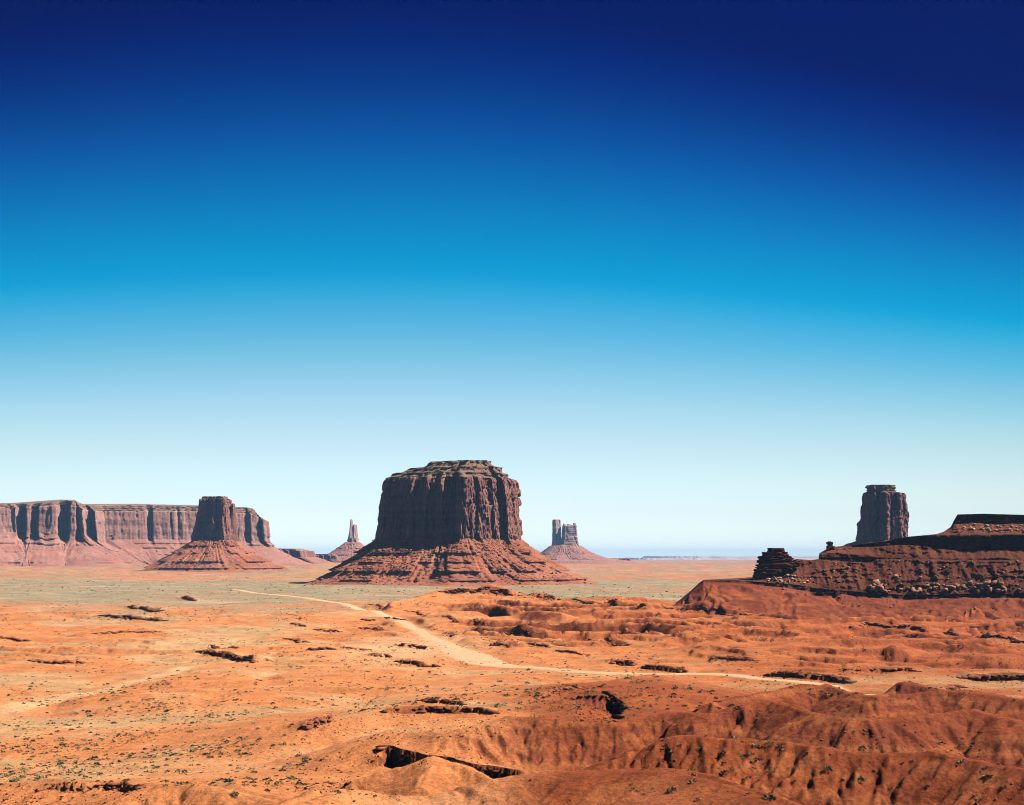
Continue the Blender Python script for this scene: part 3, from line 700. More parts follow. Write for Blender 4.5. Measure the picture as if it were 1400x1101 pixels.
def butte(name, label, cx, cy, pts, prof, nseg, seed, mats, flute=(5, 18, 60), talus_g=(60, 5), gz=0.0, cat='butte', ledges=(), strata=1.0):
    """prof: list of (kind, z_top, scale, dx, dy, rows); kinds talus, cliff, cap. Rows run upward from the toe"""
    Q, s, per = outline(pts, nseg)
    Qs = Q.copy()
    for _ in range(60): Qs = (np.roll(Qs, 3, 0) + Qs + np.roll(Qs, -3, 0)) / 3
    cen = Q.mean(0)
    nrm = np.roll(Q, -1, 0) - np.roll(Q, 1, 0); nrm = np.stack([nrm[:, 1], -nrm[:, 0]], 1)
    area = np.sum(Q[:, 0] * np.roll(Q[:, 1], -1) - np.roll(Q[:, 0], -1) * Q[:, 1])
    if area < 0: nrm = -nrm
    nrm /= np.linalg.norm(nrm, axis=1)[:, None] + 1e-9
    nsm = np.roll(Qs, -6, 0) - np.roll(Qs, 6, 0); nsm = np.stack([nsm[:, 1], -nsm[:, 0]], 1) * (-1 if area < 0 else 1); nsm /= np.linalg.norm(nsm, axis=1)[:, None]
    rows = []; kinds = []
    cliff_z0 = [p[1] for p, q in zip(prof, prof[1:]) if q[0] == 'cliff'][0]
    toe_z = prof[0][1]
    A, wl_, zs = flute
    for (k0, z0, s0, dx0, dy0, _), (k1, z1, s1, dx1, dy1, nr) in zip(prof, prof[1:]):
        if k1 == 'cliff' and k0 == 'talus': s0, dx0, dy0 = s1 * 1.01, dx1, dy1
        for r in range(nr + (1 if (k1, z1) == (prof[-1][0], prof[-1][1]) else 0)):
            t = r / nr
            z = z0 + (z1 - z0) * t; sc_ = s0 + (s1 - s0) * t; dx = dx0 + (dx1 - dx0) * t; dy = dy0 + (dy1 - dy0) * t
            rows.append((k1, z, sc_, dx, dy)); kinds.append(k1)
    Vr = []
    gw, ga = talus_g
    for (k, z, sc_, dx, dy) in rows:
        if k == 'talus':
            f_ = np.clip((cliff_z0 - z) / (cliff_z0 - toe_z + 1e-6), 0, 1)        # 0 at the cliff foot, 1 at the toe
            base = Qs * min(1, f_ * 2.5 + .15) + Q * (1 - min(1, f_ * 2.5 + .15))
            P = base + nsm * sc_
            ang = np.arctan2(P[:, 1], P[:, 0])
            n1 = perlin(np.cos(ang) * per / gw / 6.28 * 2 + f_ * .4, np.sin(ang) * per / gw / 6.28 * 2, seed + 31)
            n2 = perlin(np.cos(ang) * per / gw + f_ * .9, np.sin(ang) * per / gw, seed + 32)
            n3 = perlin(P[:, 0] / (gw * .16), P[:, 1] / (gw * .16) + z / 20, seed + 33)
            n5 = perlin(P[:, 0] / (gw * .06), P[:, 1] / (gw * .06) + z / 8, seed + 34)
            disp = (n1 * 2.5 + (1 - np.abs(n2) * 2) * .45) * ga * (.25 + f_) + n3 * ga * .45 + n5 * ga * .42
            dirn = nsm
            # resistant layers stand out of the talus as short steps
            for (lz, lh, la, thr) in ledges:
                on = sst(thr, thr + .12, perlin(ang * 3.1 + lz, ang * 0 + lz * .37, seed + 51) + .4 * perlin(ang * 17 + lz, ang * 0, seed + 52))
                jag = .7 + .5 * perlin(ang * 140, ang * 0 + lz, seed + 53)
                kk_ = (z > lz) * np.exp(-np.maximum(z - lz - lh, 0) / (lh * 2.5)) - (z <= lz) * .35 * np.exp(-(lz - z) / (lh * 1.5))
                disp = disp + la * on * jag * kk_
            P = P + dirn * disp[:, None]
            zz_ = np.full(nseg, z) + n3 * ga * .2
        elif k == 'cliff':
            P = cen + (Q - cen) * sc_
            dsp = flutes(s, np.full(nseg, z), per, seed, A, wl_, zs)
            lay = perlin(np.full(nseg, z / (zs * .18)), s / per * 9, seed + 8) * A * .12 * strata
            blk = (_h(np.floor(s / (wl_ * .35) + 2 * perlin(s / wl_, z / zs + 0 * s, seed + 61)), np.floor(z / (zs * .35) + perlin(s / wl_, 0 * s, seed + 62) * 3), seed + 9) - .5) * A * .45
            P = P + nrm * (dsp + lay + blk)[:, None]
            zz_ = np.full(nseg, z)
        else:
            P = cen + (Q * .35 + Qs * .65 - cen) * sc_
            jag = (_h(np.floor(s / (wl_ * .5)), np.floor(np.full(nseg, z / (zs * .2))), seed + 71) - .5) * A * .7 + perlin(s / per * 40, np.full(nseg, z / (zs * .1)), seed + 72) * A * .6
            P = P + nrm * jag[:, None]
            zz_ = np.full(nseg, z) + (P[:, 0] + dx) * .035 * (1 if ledges and nseg > 700 else 0) * max(0, min(1, (z - 236) / 20)) + perlin(s / per * 25, np.full(nseg, .5), seed + 73) * A * .12
        Vr.append(np.column_stack([P[:, 0] + dx, P[:, 1] + dy, zz_]))
    root = empty(name, (cx, cy, gz)); tag(root, label, cat)
    Vg = np.stack(Vr, 0); Vg[:, :, 2] -= gz
    i = 0; nrows = len(rows); parts = {}
    names = {'talus': 'talus_slope', 'cliff': 'cliff', 'cap': 'cap_rock'}
    start = 0
    for r in range(1, nrows + 1):
        if r == nrows or kinds[r] != kinds[start]:
            end = min(r + 1, nrows)
            sub = Vg[start:end].reshape(-1, 3); nr = end - start
            q = grid_quads(nr, nseg, True)
            o = link(names[kinds[start]], raw_mesh(names[kinds[start]], sub, q, kinds[start] == 'talus'), mats[kinds[start]], root)
            parts.setdefault(kinds[start], o)
            start = r
    # close the top
    topv = Vg[-1]; c0 = topv.mean(0) + np.array([0, 0, .5])
    tv = np.vstack([topv, c0]); tq = np.array([[j, (j + 1) % nseg, nseg] for j in range(nseg)])
    link('summit', raw_mesh('summit', tv, tq), mats['cap'], root)
    return root, Vg, kinds

MATS = dict(talus=M_talus, cliff=M_cliff, cap=M_cap)
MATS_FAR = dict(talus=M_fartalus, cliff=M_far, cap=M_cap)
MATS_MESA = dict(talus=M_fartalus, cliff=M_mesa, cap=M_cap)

def talus_rubble(name_root, Vg, kinds, n, smin, smax_, mat, front=True):
    ti = [i for i, k in enumerate(kinds) if k == 'talus']
    i = rng.integers(1, len(ti), n); j = rng.integers(0, Vg.shape[1], n)
    P = Vg[i, j].copy()
    keep = P[:, 1] < Vg[:, :, 1].mean() + 20
    P = P[keep]; size = smin + (smax_ - smin) * rng.random(len(P)) ** 4
    o = merged('fallen_rock', PEB, P, size, mat, name_root); o['kind'] = 'stuff'

# big central butte -------------------------------------------------
D0 = 2750.0; u = D0 / F
zc = lambda py, D=D0: float(zpix(py, D))
pts = [(-158, 60), (-160, 0), (-158, -55), (-149, -84), (-128, -92), (-100, -94), (-90, -104), (-80, -94), (-62, -100), (-50, -114), (-42, -100), (-28, -104), (-14, -120), (-6, -102), (6, -108), (20, -104), (26, -130),
       (40, -130), (62, -108), (74, -110), (96, -84), (106, -84), (115, -58), (122, -54), (132, -68), (150, -40), (160, -12), (162, 10), (150, 70), (110, 110), (40, 130), (-60, 125), (-130, 90)]
prof = [('talus', -8, 205, 8, 0, 0), ('talus', 1, 156, 8, 0, 8), ('talus', 12, 118, 5, 0, 14), ('talus', 30, 84, 2, 0, 24), ('talus', 62, 38, 0, 0, 34), ('talus', 97, -3, 0, 0, 40),
        ('cliff', 110, .975, 0, 0, 8), ('cliff', 170, .945, 0, 0, 34), ('cliff', 222, .90, 0, 0, 34), ('cliff', 229, .87, 0, 0, 6),
        ('cap', 231, .84, 0, 0, 4), ('cap', 233, .80, 0, 0, 3), ('cap', 240, .79, 2, 0, 7), ('cap', 241, .72, 5, 2, 4), ('cap', 246, .66, 8, 2, 6), ('cap', 252, .64, 12, 2, 6), ('cap', 254, .50, 18, 4, 5), ('cap', 259, .44, 20, 4, 5), ('cap', 266, .41, 24, 4, 7)]
b1, V1, K1 = butte('butte', 'largest sheer-sided butte in the centre, ledged cap above, broad red talus below', float(xpix(616, D0)), D0, pts, prof, 860, 11, MATS, (6.3, 19, 65), (70, 5.5),
      ledges=[(9, 6, 14, -.15), (27, 8, 17, -.12), (46, 5, 9, .08), (66, 6, 11, .05)])
talus_rubble(b1, V1, K1, 4200, 1.2, 9.0, M_rock)

# mitten butte with a thumb -----------------------------------------
D1 = 4300.0
pts = [(-62, 30), (-63, -8), (-58, -34), (-44, -38), (-28, -40), (-22, -34), (-6, -44), (6, -50), (12, -40), (24, -50), (40, -56), (50, -46), (60, -14), (60, 20), (40, 52), (-40, 52)]
g1z = 8
prof = [('talus', g1z - 12, 250, 12, 0, 0), ('talus', g1z + 3, 195, 12, 0, 6), ('talus', 30, 138, 8, 0, 14), ('talus', 62, 85, 2, 0, 18), ('talus', 90, 42, 0, 0, 14), ('talus', 116, 6, -2, 0, 16),
        ('cliff', 130, 1.14, -4, 0, 8), ('cliff', 180, .95, 0, 0, 22), ('cliff', 215, .86, 3, 0, 14), ('cliff', 255, .82, 4, 0, 14), ('cliff', 259, .79, 4, 0, 3),
        ('cap', 261, .72, 4, 0, 2), ('cap', 267, .70, 4, 0, 4)]
b2, V2, K2 = butte('mitten_butte', 'dark narrow butte with a thin thumb spire, in front of the long mesa', float(xpix(294, D1)), D1, pts, prof, 460, 23, MATS, (4.5, 15, 60), (60, 6), gz=0,
      ledges=[(20, 9, 18, -.1), (42, 9, 17, -.05), (70, 7, 12, .05), (96, 7, 12, .0)])
talus_rubble(b2, V2, K2, 1200, 1.5, 8.0, M_rock)
def spire(root, cx, cy, rad, z0, z1, seed, mat, taper=.6, lean=0.0, name='spire', nseg=70, rows=40, turn=.62, flat=.55):
    Vr = []; a = np.linspace(0, 2 * np.pi, nseg, endpoint=False)
    for r in range(rows + 1):
        t = r / rows; z = z0 + (z1 - z0) * t
        rr = rad * (1 - (1 - taper) * t) * (1 + .25 * np.exp(-t * 8))
        q = rr * (1 + .16 * perlin(np.cos(a) * 1.6 + t * .8, np.sin(a) * 1.6 + seed, seed) + .10 * perlin(np.cos(a) * 4, np.sin(a) * 4 + t * 5, seed + 1) + .06 * perlin(a * 0 + t * 14, np.cos(a) + seed, seed + 2))
        if r == rows: q = q * .6
        ex = np.sign(np.cos(a)) * np.abs(np.cos(a)) ** .55 * q; ey = np.sign(np.sin(a)) * np.abs(np.sin(a)) ** .55 * q * flat
        c_, s_ = math.cos(turn), math.sin(turn)
        Vr.append(np.column_stack([cx + lean * t + ex * c_ - ey * s_, cy + ex * s_ + ey * c_, np.full(nseg, z)]))
    Vv = np.vstack(Vr); Vv = np.vstack([Vv, Vr[-1].mean(0)])
    q = grid_quads(rows + 1, nseg, True); me_ = bpy.data.meshes.new(name)
    me_.from_pydata(Vv.tolist(), [], q.tolist() + [[(rows * nseg) + j, rows * nseg + (j + 1) % nseg, len(Vv) - 1] for j in range(nseg)])
    return link(name, me_, mat, root)
spire(b2, 68, -8, 13, 112, 244, 3, M_cliff, .45, -3, 'thumb_spire')

# long mesa on the left ----------------------------------------------
def xy(px, D): return (float(xpix(px, D)), D)
cxm, cym = xy(150, 5700)
face = [(-260, 4900), (-180, 5000), (-120, 5080), (-60, 5150), (-20, 5210), (18, 5250), (23, 5250), (25, 5310), (35, 5320), (36, 5262), (41, 5268), (42, 5330), (51, 5335), (52, 5275), (72, 5285),
        (77, 5290), (82, 5380), (93, 5390), (95, 5310), (103, 5320), (105, 5375), (109, 5375), (110, 5325), (116, 5325), (118, 5400), (130, 5470), (132, 5400), (134, 5400), (136, 5450), (141, 5470), (144, 5560), (160, 5580),
        (200, 5640), (203, 5668), (207, 5670), (209, 5650), (240, 5690), (243, 5706), (246, 5700), (300, 5780), (335, 5830), (338, 5850), (341, 5850), (343, 5830), (354, 5850), (357, 5885), (361, 5890), (362, 5855), (370, 5880)]
pts = [xy(*p) for p in face] + [xy(366, 6100), xy(340, 6500), xy(200, 6900), xy(-200, 6700), xy(-420, 5600)]
pts = [(x - cxm, y - cym) for x, y in pts]
def mesa_long():
    Q, s, per = outline(pts, 1500, 1)
    nrm = np.roll(Q, -1, 0) - np.roll(Q, 1, 0); nrm = np.stack([nrm[:, 1], -nrm[:, 0]], 1)
    area = np.sum(Q[:, 0] * np.roll(Q[:, 1], -1) - np.roll(Q[:, 0], -1) * Q[:, 1])
    if area < 0: nrm = -nrm
    nrm /= np.linalg.norm(nrm, axis=1)[:, None] + 1e-9
    Qs = Q.copy()
    for _ in range(150): Qs = (np.roll(Qs, 3, 0) + Qs + np.roll(Qs, -3, 0)) / 3
    ns = np.roll(Qs, -8, 0) - np.roll(Qs, 8, 0); ns = np.stack([ns[:, 1], -ns[:, 0]], 1) * (-1 if area < 0 else 1); ns /= np.linalg.norm(ns, axis=1)[:, None] + 1e-9
    W = Q + np.array([cxm, cym]); px = CX + F * W[:, 0] / W[:, 1]; Dl = W[:, 1]
    top = zpix(np.interp(px, [-300, 0, 40, 60, 80, 85, 110, 118, 124, 200, 300, 345, 356, 364, 370], [690, 689, 688, 686.5, 685, 684, 684.5, 688.5, 690.5, 690.5, 692, 693.5, 695, 702, 708]), Dl)
    rim = zpix(np.interp(px, [-300, 0, 60, 80, 110, 124, 140, 200, 300, 345, 370], [694, 693, 692, 690, 692, 697, 699, 698, 699, 702, 712]), Dl)
    foot = zpix(np.interp(px, [-300, 0, 55, 60, 80, 100, 117, 122, 140, 150, 200, 300, 370], [728, 727, 728, 731, 729, 731, 730, 735, 744, 738, 737, 738, 741]), Dl)
    gz = 18.0
    rows = []; kinds = []
    NT, NCL, NK = 42, 40, 10
    for r in range(NT):
        t = r / NT
        off = 300 * (1 - t) ** 1.25
        P = Qs * min(1, (1 - t) * 3) + Q * (1 - min(1, (1 - t) * 3)) + ns * off * (1 + .25 * perlin(s / 260, s * 0 + t, 5))[:, None]
        z = gz - 12 + (foot - gz + 12) * (t ** 1.15)
        g = (1 - np.abs(perlin(s / 90, s * 0 + t * 1.4, 6)) * 2) * 14 * (1 - t) + perlin(s / 26, t * 9 + 0 * s, 7) * 7 * (1 - t * .7)
        for lv, st, th_ in ((.22, 10, .1), (.5, 12, .05), (.72, 14, .0), (.86, 12, -.05)):
            on = sst(th_, th_ + .1, perlin(s / 210, 0 * s + lv * 9, 9) + .3 * perlin(s / 30, 0 * s, 10))
            g = g + on * st * np.where(t > lv, np.exp(-(t - lv) / .06), -.3 * np.exp(-(lv - t) / .03))
        rows.append(np.column_stack([P + ns * g[:, None], z])); kinds.append('talus')
    for r in range(NCL):
        t = r / NCL; z = foot + (rim - foot) * t
        dsp = flutes(s, z, per, 77, 5, 42, 190) + perlin(s / 500 + t * 5, s / 400, 4) * 2
        rows.append(np.column_stack([Q + nrm * dsp[:, None] - ns * 14 * t, z])); kinds.append('cliff')
    for r in range(NK + 1):
        t = r / NK; z = rim + (top - rim) * t
        inset = 20 + 30 * t + (r % 3 == 2) * -6 + perlin(s / 25, 0 * s + r, 3) * 8
        rows.append(np.column_stack([Q * (.8 - t * .4) + Qs * (.2 + t * .4) - ns * inset[:, None], z + perlin(s / 30, 0 * s, 8) * 2 * t])); kinds.append('cap')
    Vg = np.stack(rows, 0); root = empty('long_mesa', (cxm, cym, 0)); tag(root, 'long flat-topped mesa wall filling the left horizon', 'mesa')
    n = len(Q)
    for nm, k0 in (('talus_slope', 'talus'), ('cliff', 'cliff'), ('cap_rock', 'cap')):
        idx = [i for i, k in enumerate(kinds) if k == k0]; a, b = idx[0], min(idx[-1] + 2, len(kinds))
        link(nm, raw_mesh(nm, Vg[a:b].reshape(-1, 3), grid_quads(b - a, n, True), False), MATS_MESA[k0], root)
    tv = np.vstack([Vg[-1], Vg[-1].mean(0)]); link('summit', raw_mesh('summit', tv, np.array([[j, (j + 1) % n, n] for j in range(n)])), M_cap, root)
    P = Vg[rng.integers(3, NT, 2500), rng.integers(0, n, 2500)]; P = P[(P[:, 1] < 150)]
    o = merged('fallen_rock', PEB, P, 2 + 10 * rng.random(len(P)) ** 4, M_rock, root); o['kind'] = 'stuff'
mesa_long()

# spire butte -----------------------------------------------------------
D2 = 8000.0; u2 = D2 / F
pts = [(-30, 20), (-28, -15), (0, -28), (28, -20), (34, 15), (10, 35)]
z2 = lambda py: float(zpix(py, D2))
prof = [('talus', 10, 240, -20, 0, 0), ('talus', z2(765), 180, -10, 0, 10), ('talus', z2(757), 112, -4, 0, 14), ('talus', z2(748), 52, 4, 0, 14), ('talus', z2(741), 12, 4, 0, 10), ('cliff', z2(737), 1.0, 4, 0, 6), ('cap', z2(736), .8, 4, 0, 2)]
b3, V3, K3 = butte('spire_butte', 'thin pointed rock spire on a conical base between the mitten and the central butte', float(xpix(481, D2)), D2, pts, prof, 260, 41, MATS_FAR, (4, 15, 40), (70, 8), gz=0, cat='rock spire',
      ledges=[(z2(759), 8, 10, 0), (z2(750), 8, 8, 0)])
spire(b3, 0, 0, 22, z2(739), z2(710), 5, M_far, .28, -2, 'tall_spire'); spire(b3, 21, 6, 20, z2(739), z2(717), 8, M_far, .55, 0, 'short_spire'); spire(b3, -16, 4, 14, z2(740), z2(725), 9, M_far, .4, 8, 'buttress')

# castle butte ------------------------------------------------------------
D3 = 9000.0
z3 = lambda py: float(zpix(py, D3))
pts = [(-75, 30), (-70, -25), (-20, -40), (40, -40), (85, -25), (90, 20), (30, 50), (-30, 45)]
prof = [('talus', -5, 420, 100, 0, 0), ('talus', z3(767), 320, 70, 0, 8), ('talus', z3(763), 190, 20, 0, 10), ('talus', z3(756), 105, 8, 0, 14), ('talus', z3(746), 30, 0, 0, 14), ('cliff', z3(744.6), 1.0, 0, 0, 4), ('cap', z3(744), .8, 0, 0, 2)]
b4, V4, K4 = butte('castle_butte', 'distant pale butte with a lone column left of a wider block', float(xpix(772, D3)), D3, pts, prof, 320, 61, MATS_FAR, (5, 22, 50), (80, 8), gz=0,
      ledges=[(z3(765), 8, 16, -.1), (z3(758), 8, 10, 0)])
spire(b4, -56, 0, 30, z3(747), z3(710), 12, M_far, .9, -4, 'lone_column', 90, turn=.5, flat=.7)
spire(b4, 36, 0, 58, z3(747), z3(718), 14, M_far, .82, 0, 'block_tower', 110, turn=.22, flat=.5)
spire(b4, -4, -8, 13, z3(735), z3(716), 16, M_far, .7, 0, 'pinnacle', 40); spire(b4, 74, 8, 17, z3(744), z3(715), 17, M_far, .6, -2, 'pinnacle', 40); spire(b4, 30, -4, 17, z3(735), z3(716.6), 18, M_far, .8, 0, 'pinnacle', 40)

# right butte, behind the ridge ---------------------------------------------
D4 = 3000.0
z4 = lambda py: float(zpix(py, D4))
pts = [(-54, 20), (-57, -14), (-48, -34), (-38, -46), (-26, -30), (-18, -36), (-8, -58), (6, -40), (10, -50), (22, -34), (28, -44), (40, -24), (48, -22), (57, -2), (58, 15), (40, 46), (-30, 48)]
prof = [('talus', -6, 160, 0, 0, 0), ('talus', 30, 92, 0, 0, 10), ('talus', z4(750), 38, -22, 0, 16), ('talus', z4(739), 4, 0, 0, 14),
        ('cliff', z4(734), 1.03, 0, 0, 6), ('cliff', z4(716), .98, 0, 0, 16), ('cliff', z4(712), .91, 2, 0, 4), ('cliff', z4(678), .84, 0, 0, 30), ('cliff', z4(674), .79, -2, 0, 5),
        ('cap', z4(673), .60, -6, 0, 3), ('cap', z4(671.5), .63, -6, 0, 3), ('cap', z4(669), .60, -6, 0, 3), ('cap', z4(667.5), .66, -6, 0, 3), ('cap', z4(664), .58, -8, 0, 3)]
b5, V5, K5 = butte('capped_butte', 'tall purple-grey butte with a small layered cap, rising behind the red ridge at the right', float(xpix(1207, D4)), D4, pts, prof, 480, 83, MATS, (6.0, 15, 60), (50, 5), gz=0)

# low distant things ---------------------------------------------------------
def far_mesa(name, label, px0, px1, D, pytop, pybase, seed, depth, mat=None, spread=1.0):
    x0, x1 = xpix(px0, D), xpix(px1, D); n = 260; k = 9
    hw = (x1 - x0) / 2; cx_ = (x0 + x1) / 2
    a = np.linspace(0, 2 * np.pi, n, endpoint=False)
    sx_ = np.sign(np.cos(a)) * np.abs(np.cos(a)) ** .35; sy_ = np.sign(np.sin(a)) * np.abs(np.sin(a)) ** .6
    zt = float(zpix(pytop, D)); zb = min(float(zpix(pybase, D)), 20) - 10
    h_ = zt - zb; rows = []
    for fz, off in ((0, 2.2), (.25, 1.2), (.5, .55), (.52, .4), (.9, .3), (.93, .1), (1, 0), (1.0, -.6)):
        wob = 1 + .0 * a; nse = fbm(np.cos(a) * 9, np.sin(a) * 9 + seed, 4, seed) * h_ * .8
        rows.append(np.column_stack([sx_ * (hw + off * h_ + nse), sy_ * (depth + off * h_ * spread + nse * 1.4), np.full(n, zb + h_ * fz) + (fz == 1) * perlin(a * 12, a * 0 + seed, seed) * h_ * .08]))
    Vv = np.vstack(rows); Vv = np.vstack([Vv, rows[-1].mean(0)]); nr = len(rows)
    root = empty(name, (cx_, D + depth, 0)); tag(root, label, 'mesa')
    fc = grid_quads(nr, n, True).tolist() + [[(nr - 1) * n + j, (nr - 1) * n + (j + 1) % n, len(Vv) - 1] for j in range(n)]
    me_ = bpy.data.meshes.new('cliff'); me_.from_pydata(Vv.tolist(), [], fc); link('cliff', me_, mat or M_cliff, root)
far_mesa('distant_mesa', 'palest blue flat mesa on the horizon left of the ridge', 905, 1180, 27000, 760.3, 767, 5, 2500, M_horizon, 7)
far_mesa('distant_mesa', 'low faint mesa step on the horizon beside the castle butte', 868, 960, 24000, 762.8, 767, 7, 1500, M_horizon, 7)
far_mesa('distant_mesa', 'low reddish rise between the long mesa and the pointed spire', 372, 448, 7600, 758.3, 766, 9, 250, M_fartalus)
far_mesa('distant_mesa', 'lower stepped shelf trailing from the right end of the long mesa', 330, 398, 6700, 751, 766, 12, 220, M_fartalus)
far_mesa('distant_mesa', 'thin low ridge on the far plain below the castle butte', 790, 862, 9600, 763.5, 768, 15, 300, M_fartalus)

# ------------------------------------------------------------------ the red ridge at the right
def ridge():
    px = np.concatenate([np.arange(896, 1430, .95), np.arange(1430, 1900, 8.0)]); n = len(px)
    I = lambda pts_: np.interp(px, [p[0] for p in pts_], [p[1] for p in pts_])
    sil = I([(896, 842), (915, 832), (930, 821), (945, 808), (956, 797), (962, 793), (1000, 791), (1033, 789), (1050, 782), (1075, 769), (1088, 764.5), (1110, 766), (1121, 764), (1900, 764)])
    L1b = I([(896, 843), (930, 823), (945, 810), (962, 796), (1000, 797), (1028, 799), (1074, 804), (1105, 809), (1114, 818), (1140, 818), (1150, 812), (1171, 816), (1243, 820), (1300, 819), (1366, 817), (1400, 818), (1900, 818)])
    L1t = I([(896, 842.5), (930, 821.5), (945, 808.5), (962, 793), (1000, 793), (1028, 795), (1074, 798), (1114, 803), (1171, 809), (1243, 814), (1300, 812), (1366, 811), (1400, 810), (1900, 810)])
    L1t = np.maximum(L1t, sil)
    L2b = I([(1118, 765), (1123, 765), (1140, 767), (1160, 768), (1176, 769), (1190, 769), (1200, 765), (1250, 764.5), (1300, 767), (1900, 768)])
    L2t = I([(1118, 765), (1122, 758), (1140, 757.5), (1160, 758), (1190, 760), (1200, 762), (1250, 762), (1300, 765), (1900, 766)])
    L3b = I([(1120, 757.5), (1134, 750), (1150, 749), (1180, 748), (1210, 746), (1240, 745), (1262, 746), (1280, 750), (1320, 753), (1400, 752), (1900, 752)])
    L3t = I([(1120, 757), (1134, 748), (1150, 747), (1180, 743.5), (1210, 740), (1240, 734), (1280, 731), (1900, 731)])
    L4b = I([(1240, 734), (1280, 730.5), (1290, 727.5), (1300, 721), (1304, 717), (1340, 715), (1365, 716), (1400, 716), (1900, 716)])
    L4t = I([(1240, 734), (1280, 730.4), (1290, 727.3), (1300, 720.5), (1304, 712), (1309, 703.5), (1345, 702.5), (1400, 704), (1900, 706)])
    left = px < 1120
    for A_ in (L2b, L2t, L3b, L3t, L4b, L4t): A_[left] = sil[left]
    L4b = np.where(px < 1240, L3t, L4b); L4t = np.where(px < 1240, L3t, L4t)
    one = np.ones(n)
    d1 = 1225 + 8 * perlin(px / 60, one * .5, 2); 
    notch = np.exp(-((px - 1122) / 18) ** 2) * 6
    Ds = dict(foot=1050 + fbm(px / 45, one * .3, 4, 55) * 60, b1=d1 + notch, t1=d1 + 3.5 + notch, b2=1272 * one, t2=1275 * one, b3=1296 * one, t3=1299 * one, b4=1338 * one, t4=1341 * one)
    zf = -2.5 * one
    off_ = -(np.minimum(px, 1500) - 1150) * .22 * (px > 1150)
    for k_ in Ds: Ds[k_] = Ds[k_] + off_
    keys = [('slope', Ds['foot'], zf, 0), ('slope', Ds['b1'], zpix(L1b, Ds['b1']), 34), ('band', Ds['t1'], zpix(L1t, Ds['t1']), 16), ('slope', Ds['b2'], zpix(L2b, Ds['b2']), 46),
            ('band', Ds['t2'], zpix(L2t, Ds['t2']), 8), ('slope', Ds['b3'], zpix(L3b, Ds['b3']), 14), ('band', Ds['t3'], zpix(L3t, Ds['t3']), 18), ('slope', Ds['b4'], zpix(L4b, Ds['b4']), 20), ('band', Ds['t4'], zpix(L4t, Ds['t4']), 14),
            ('slope', 1400 * one + off_, zpix(L4t, Ds['t4']) - 1, 6), ('slope', 1520 * one, -8 * one, 12)]
    rows = []; kinds = []
    X0 = xpix(px, 1250)
    for (k0, Da, za, _), (k1, Db, zb, nr) in zip(keys, keys[1:]):
        last = (k1, nr) == (keys[-1][0], keys[-1][3]) and Db is keys[-1][1]
        for r in range(nr + (1 if last else 0)):
            t = r / nr; D = Da + (Db - Da) * t; z = za + (zb - za) * (t ** 2.0 if Da is Ds['foot'] else t)
            hgt = np.abs(zb - za)
            if k1 == 'band':
                amp = sst(.5, 4, hgt)
                # blocky layers with recessed seams, slight overhang at the top
                layer = np.floor(z / 1.7 + perlin(X0 / 40, z * 0, 21) * .8)
                blk = _h(np.floor(X0 / 3.4 + layer * .37 + perlin(X0 / 9, layer, 24)), layer, 22) - .5
                big = fbm(X0 / 14, z / 30, 3, 23)
                D = D + amp * (blk * 1.8 + big * 4.5 + (_h(layer * 0 + layer, layer * 0, 25) - .5) * 1.6 - 2.2 * t * t + 1.2)
            elif Da is Ds['foot']:
                xw = X0 + perlin(X0 / 40, D / 40, 62) * 14
                lob = fbm(xw / 60, D / 90, 3, 61) * 9 * (1 - t) * sst(0, .15, t + .15)
                rill = (1 - np.abs(perlin(xw / 17 + perlin(X0 / 20, D / 25, 64), D / 70, 63)) * 2) * 2.4 + (1 - np.abs(perlin(xw / 6, D / 26, 65)) * 2) * .9 + perlin(X0 / 2.5, D / 2.5, 66) * .35
                z = z + (lob + rill * sst(0, .4, t)) * (1 - sst(.9, 1, t)) * sst(.5, 6, hgt)
            else:
                g = (1 - np.abs(perlin(X0 / 13 + z / 40, z / 60, 26)) * 2.2) * 2.8 + perlin(X0 / 4.5, z / 7, 27) * 1.1 + perlin(X0 / 2, z / 2.2, 28) * .6 + perlin(X0 / 50, z / 60, 29) * 4
                zs_ = z + perlin(X0 / 60, z / 30, 33) * 3.5; seam = sst(.05, .2, perlin(X0 / 34, zs_ / 5.2, 30) + .5 * perlin(X0 / 16, zs_ / 2.1, 34)) * 2.0 * (.5 + _h(np.floor(X0 / 2.6), np.floor(z / 1.8), 31) * .8)
                e = min(1, 5 * t + .15) if k0 == 'band' or k0 == 'slope' else 1
                D = D - (g * .8 + seam) * e * sst(.5, 6, hgt)
                z = z + perlin(X0 / 3.3, D / 3.3, 35) * .5 * e * sst(.5, 6, hgt)
            rows.append(np.column_stack([xpix(px, D), D, z])); kinds.append(k1)
    Vg = np.stack(rows, 0)
    cx_, cy_ = float(xpix(1200, 1290)), 1290.0
    Vg = Vg - np.array([cx_, cy_, 0])
    root = empty('rock_ridge', (cx_, cy_, 0)); tag(root, 'dark red layered ridge with boulder-strewn slopes descending from the right edge', 'ridge')
    st = 0; R_ = len(kinds)
    for r in range(1, R_ + 1):
        if r == R_ or kinds[r] != kinds[st]:
            e = min(r + 1, R_)
            nm = 'cliff_band' if kinds[st] == 'band' else 'slope'
            tint = None
            if st == 0:
                G = Vg[st:e] + np.array([cx_, cy_, 0]); kx = sst(-.1, .45, fbm(G[..., 0] / 40, G[..., 1] / 60, 4, 130) + .5 * sst(0, 20, G[..., 2]) + .5 * sst(1080, 1200, px)[None, :] - .15)
                tint = (red * 1.05 * (1 - kx[..., None]) + maroon * kx[..., None]).reshape(-1, 3) * ALB
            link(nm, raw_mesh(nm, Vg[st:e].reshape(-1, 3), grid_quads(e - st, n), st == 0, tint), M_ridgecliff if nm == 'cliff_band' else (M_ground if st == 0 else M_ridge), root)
            st = r
    return root, Vg, kinds, px
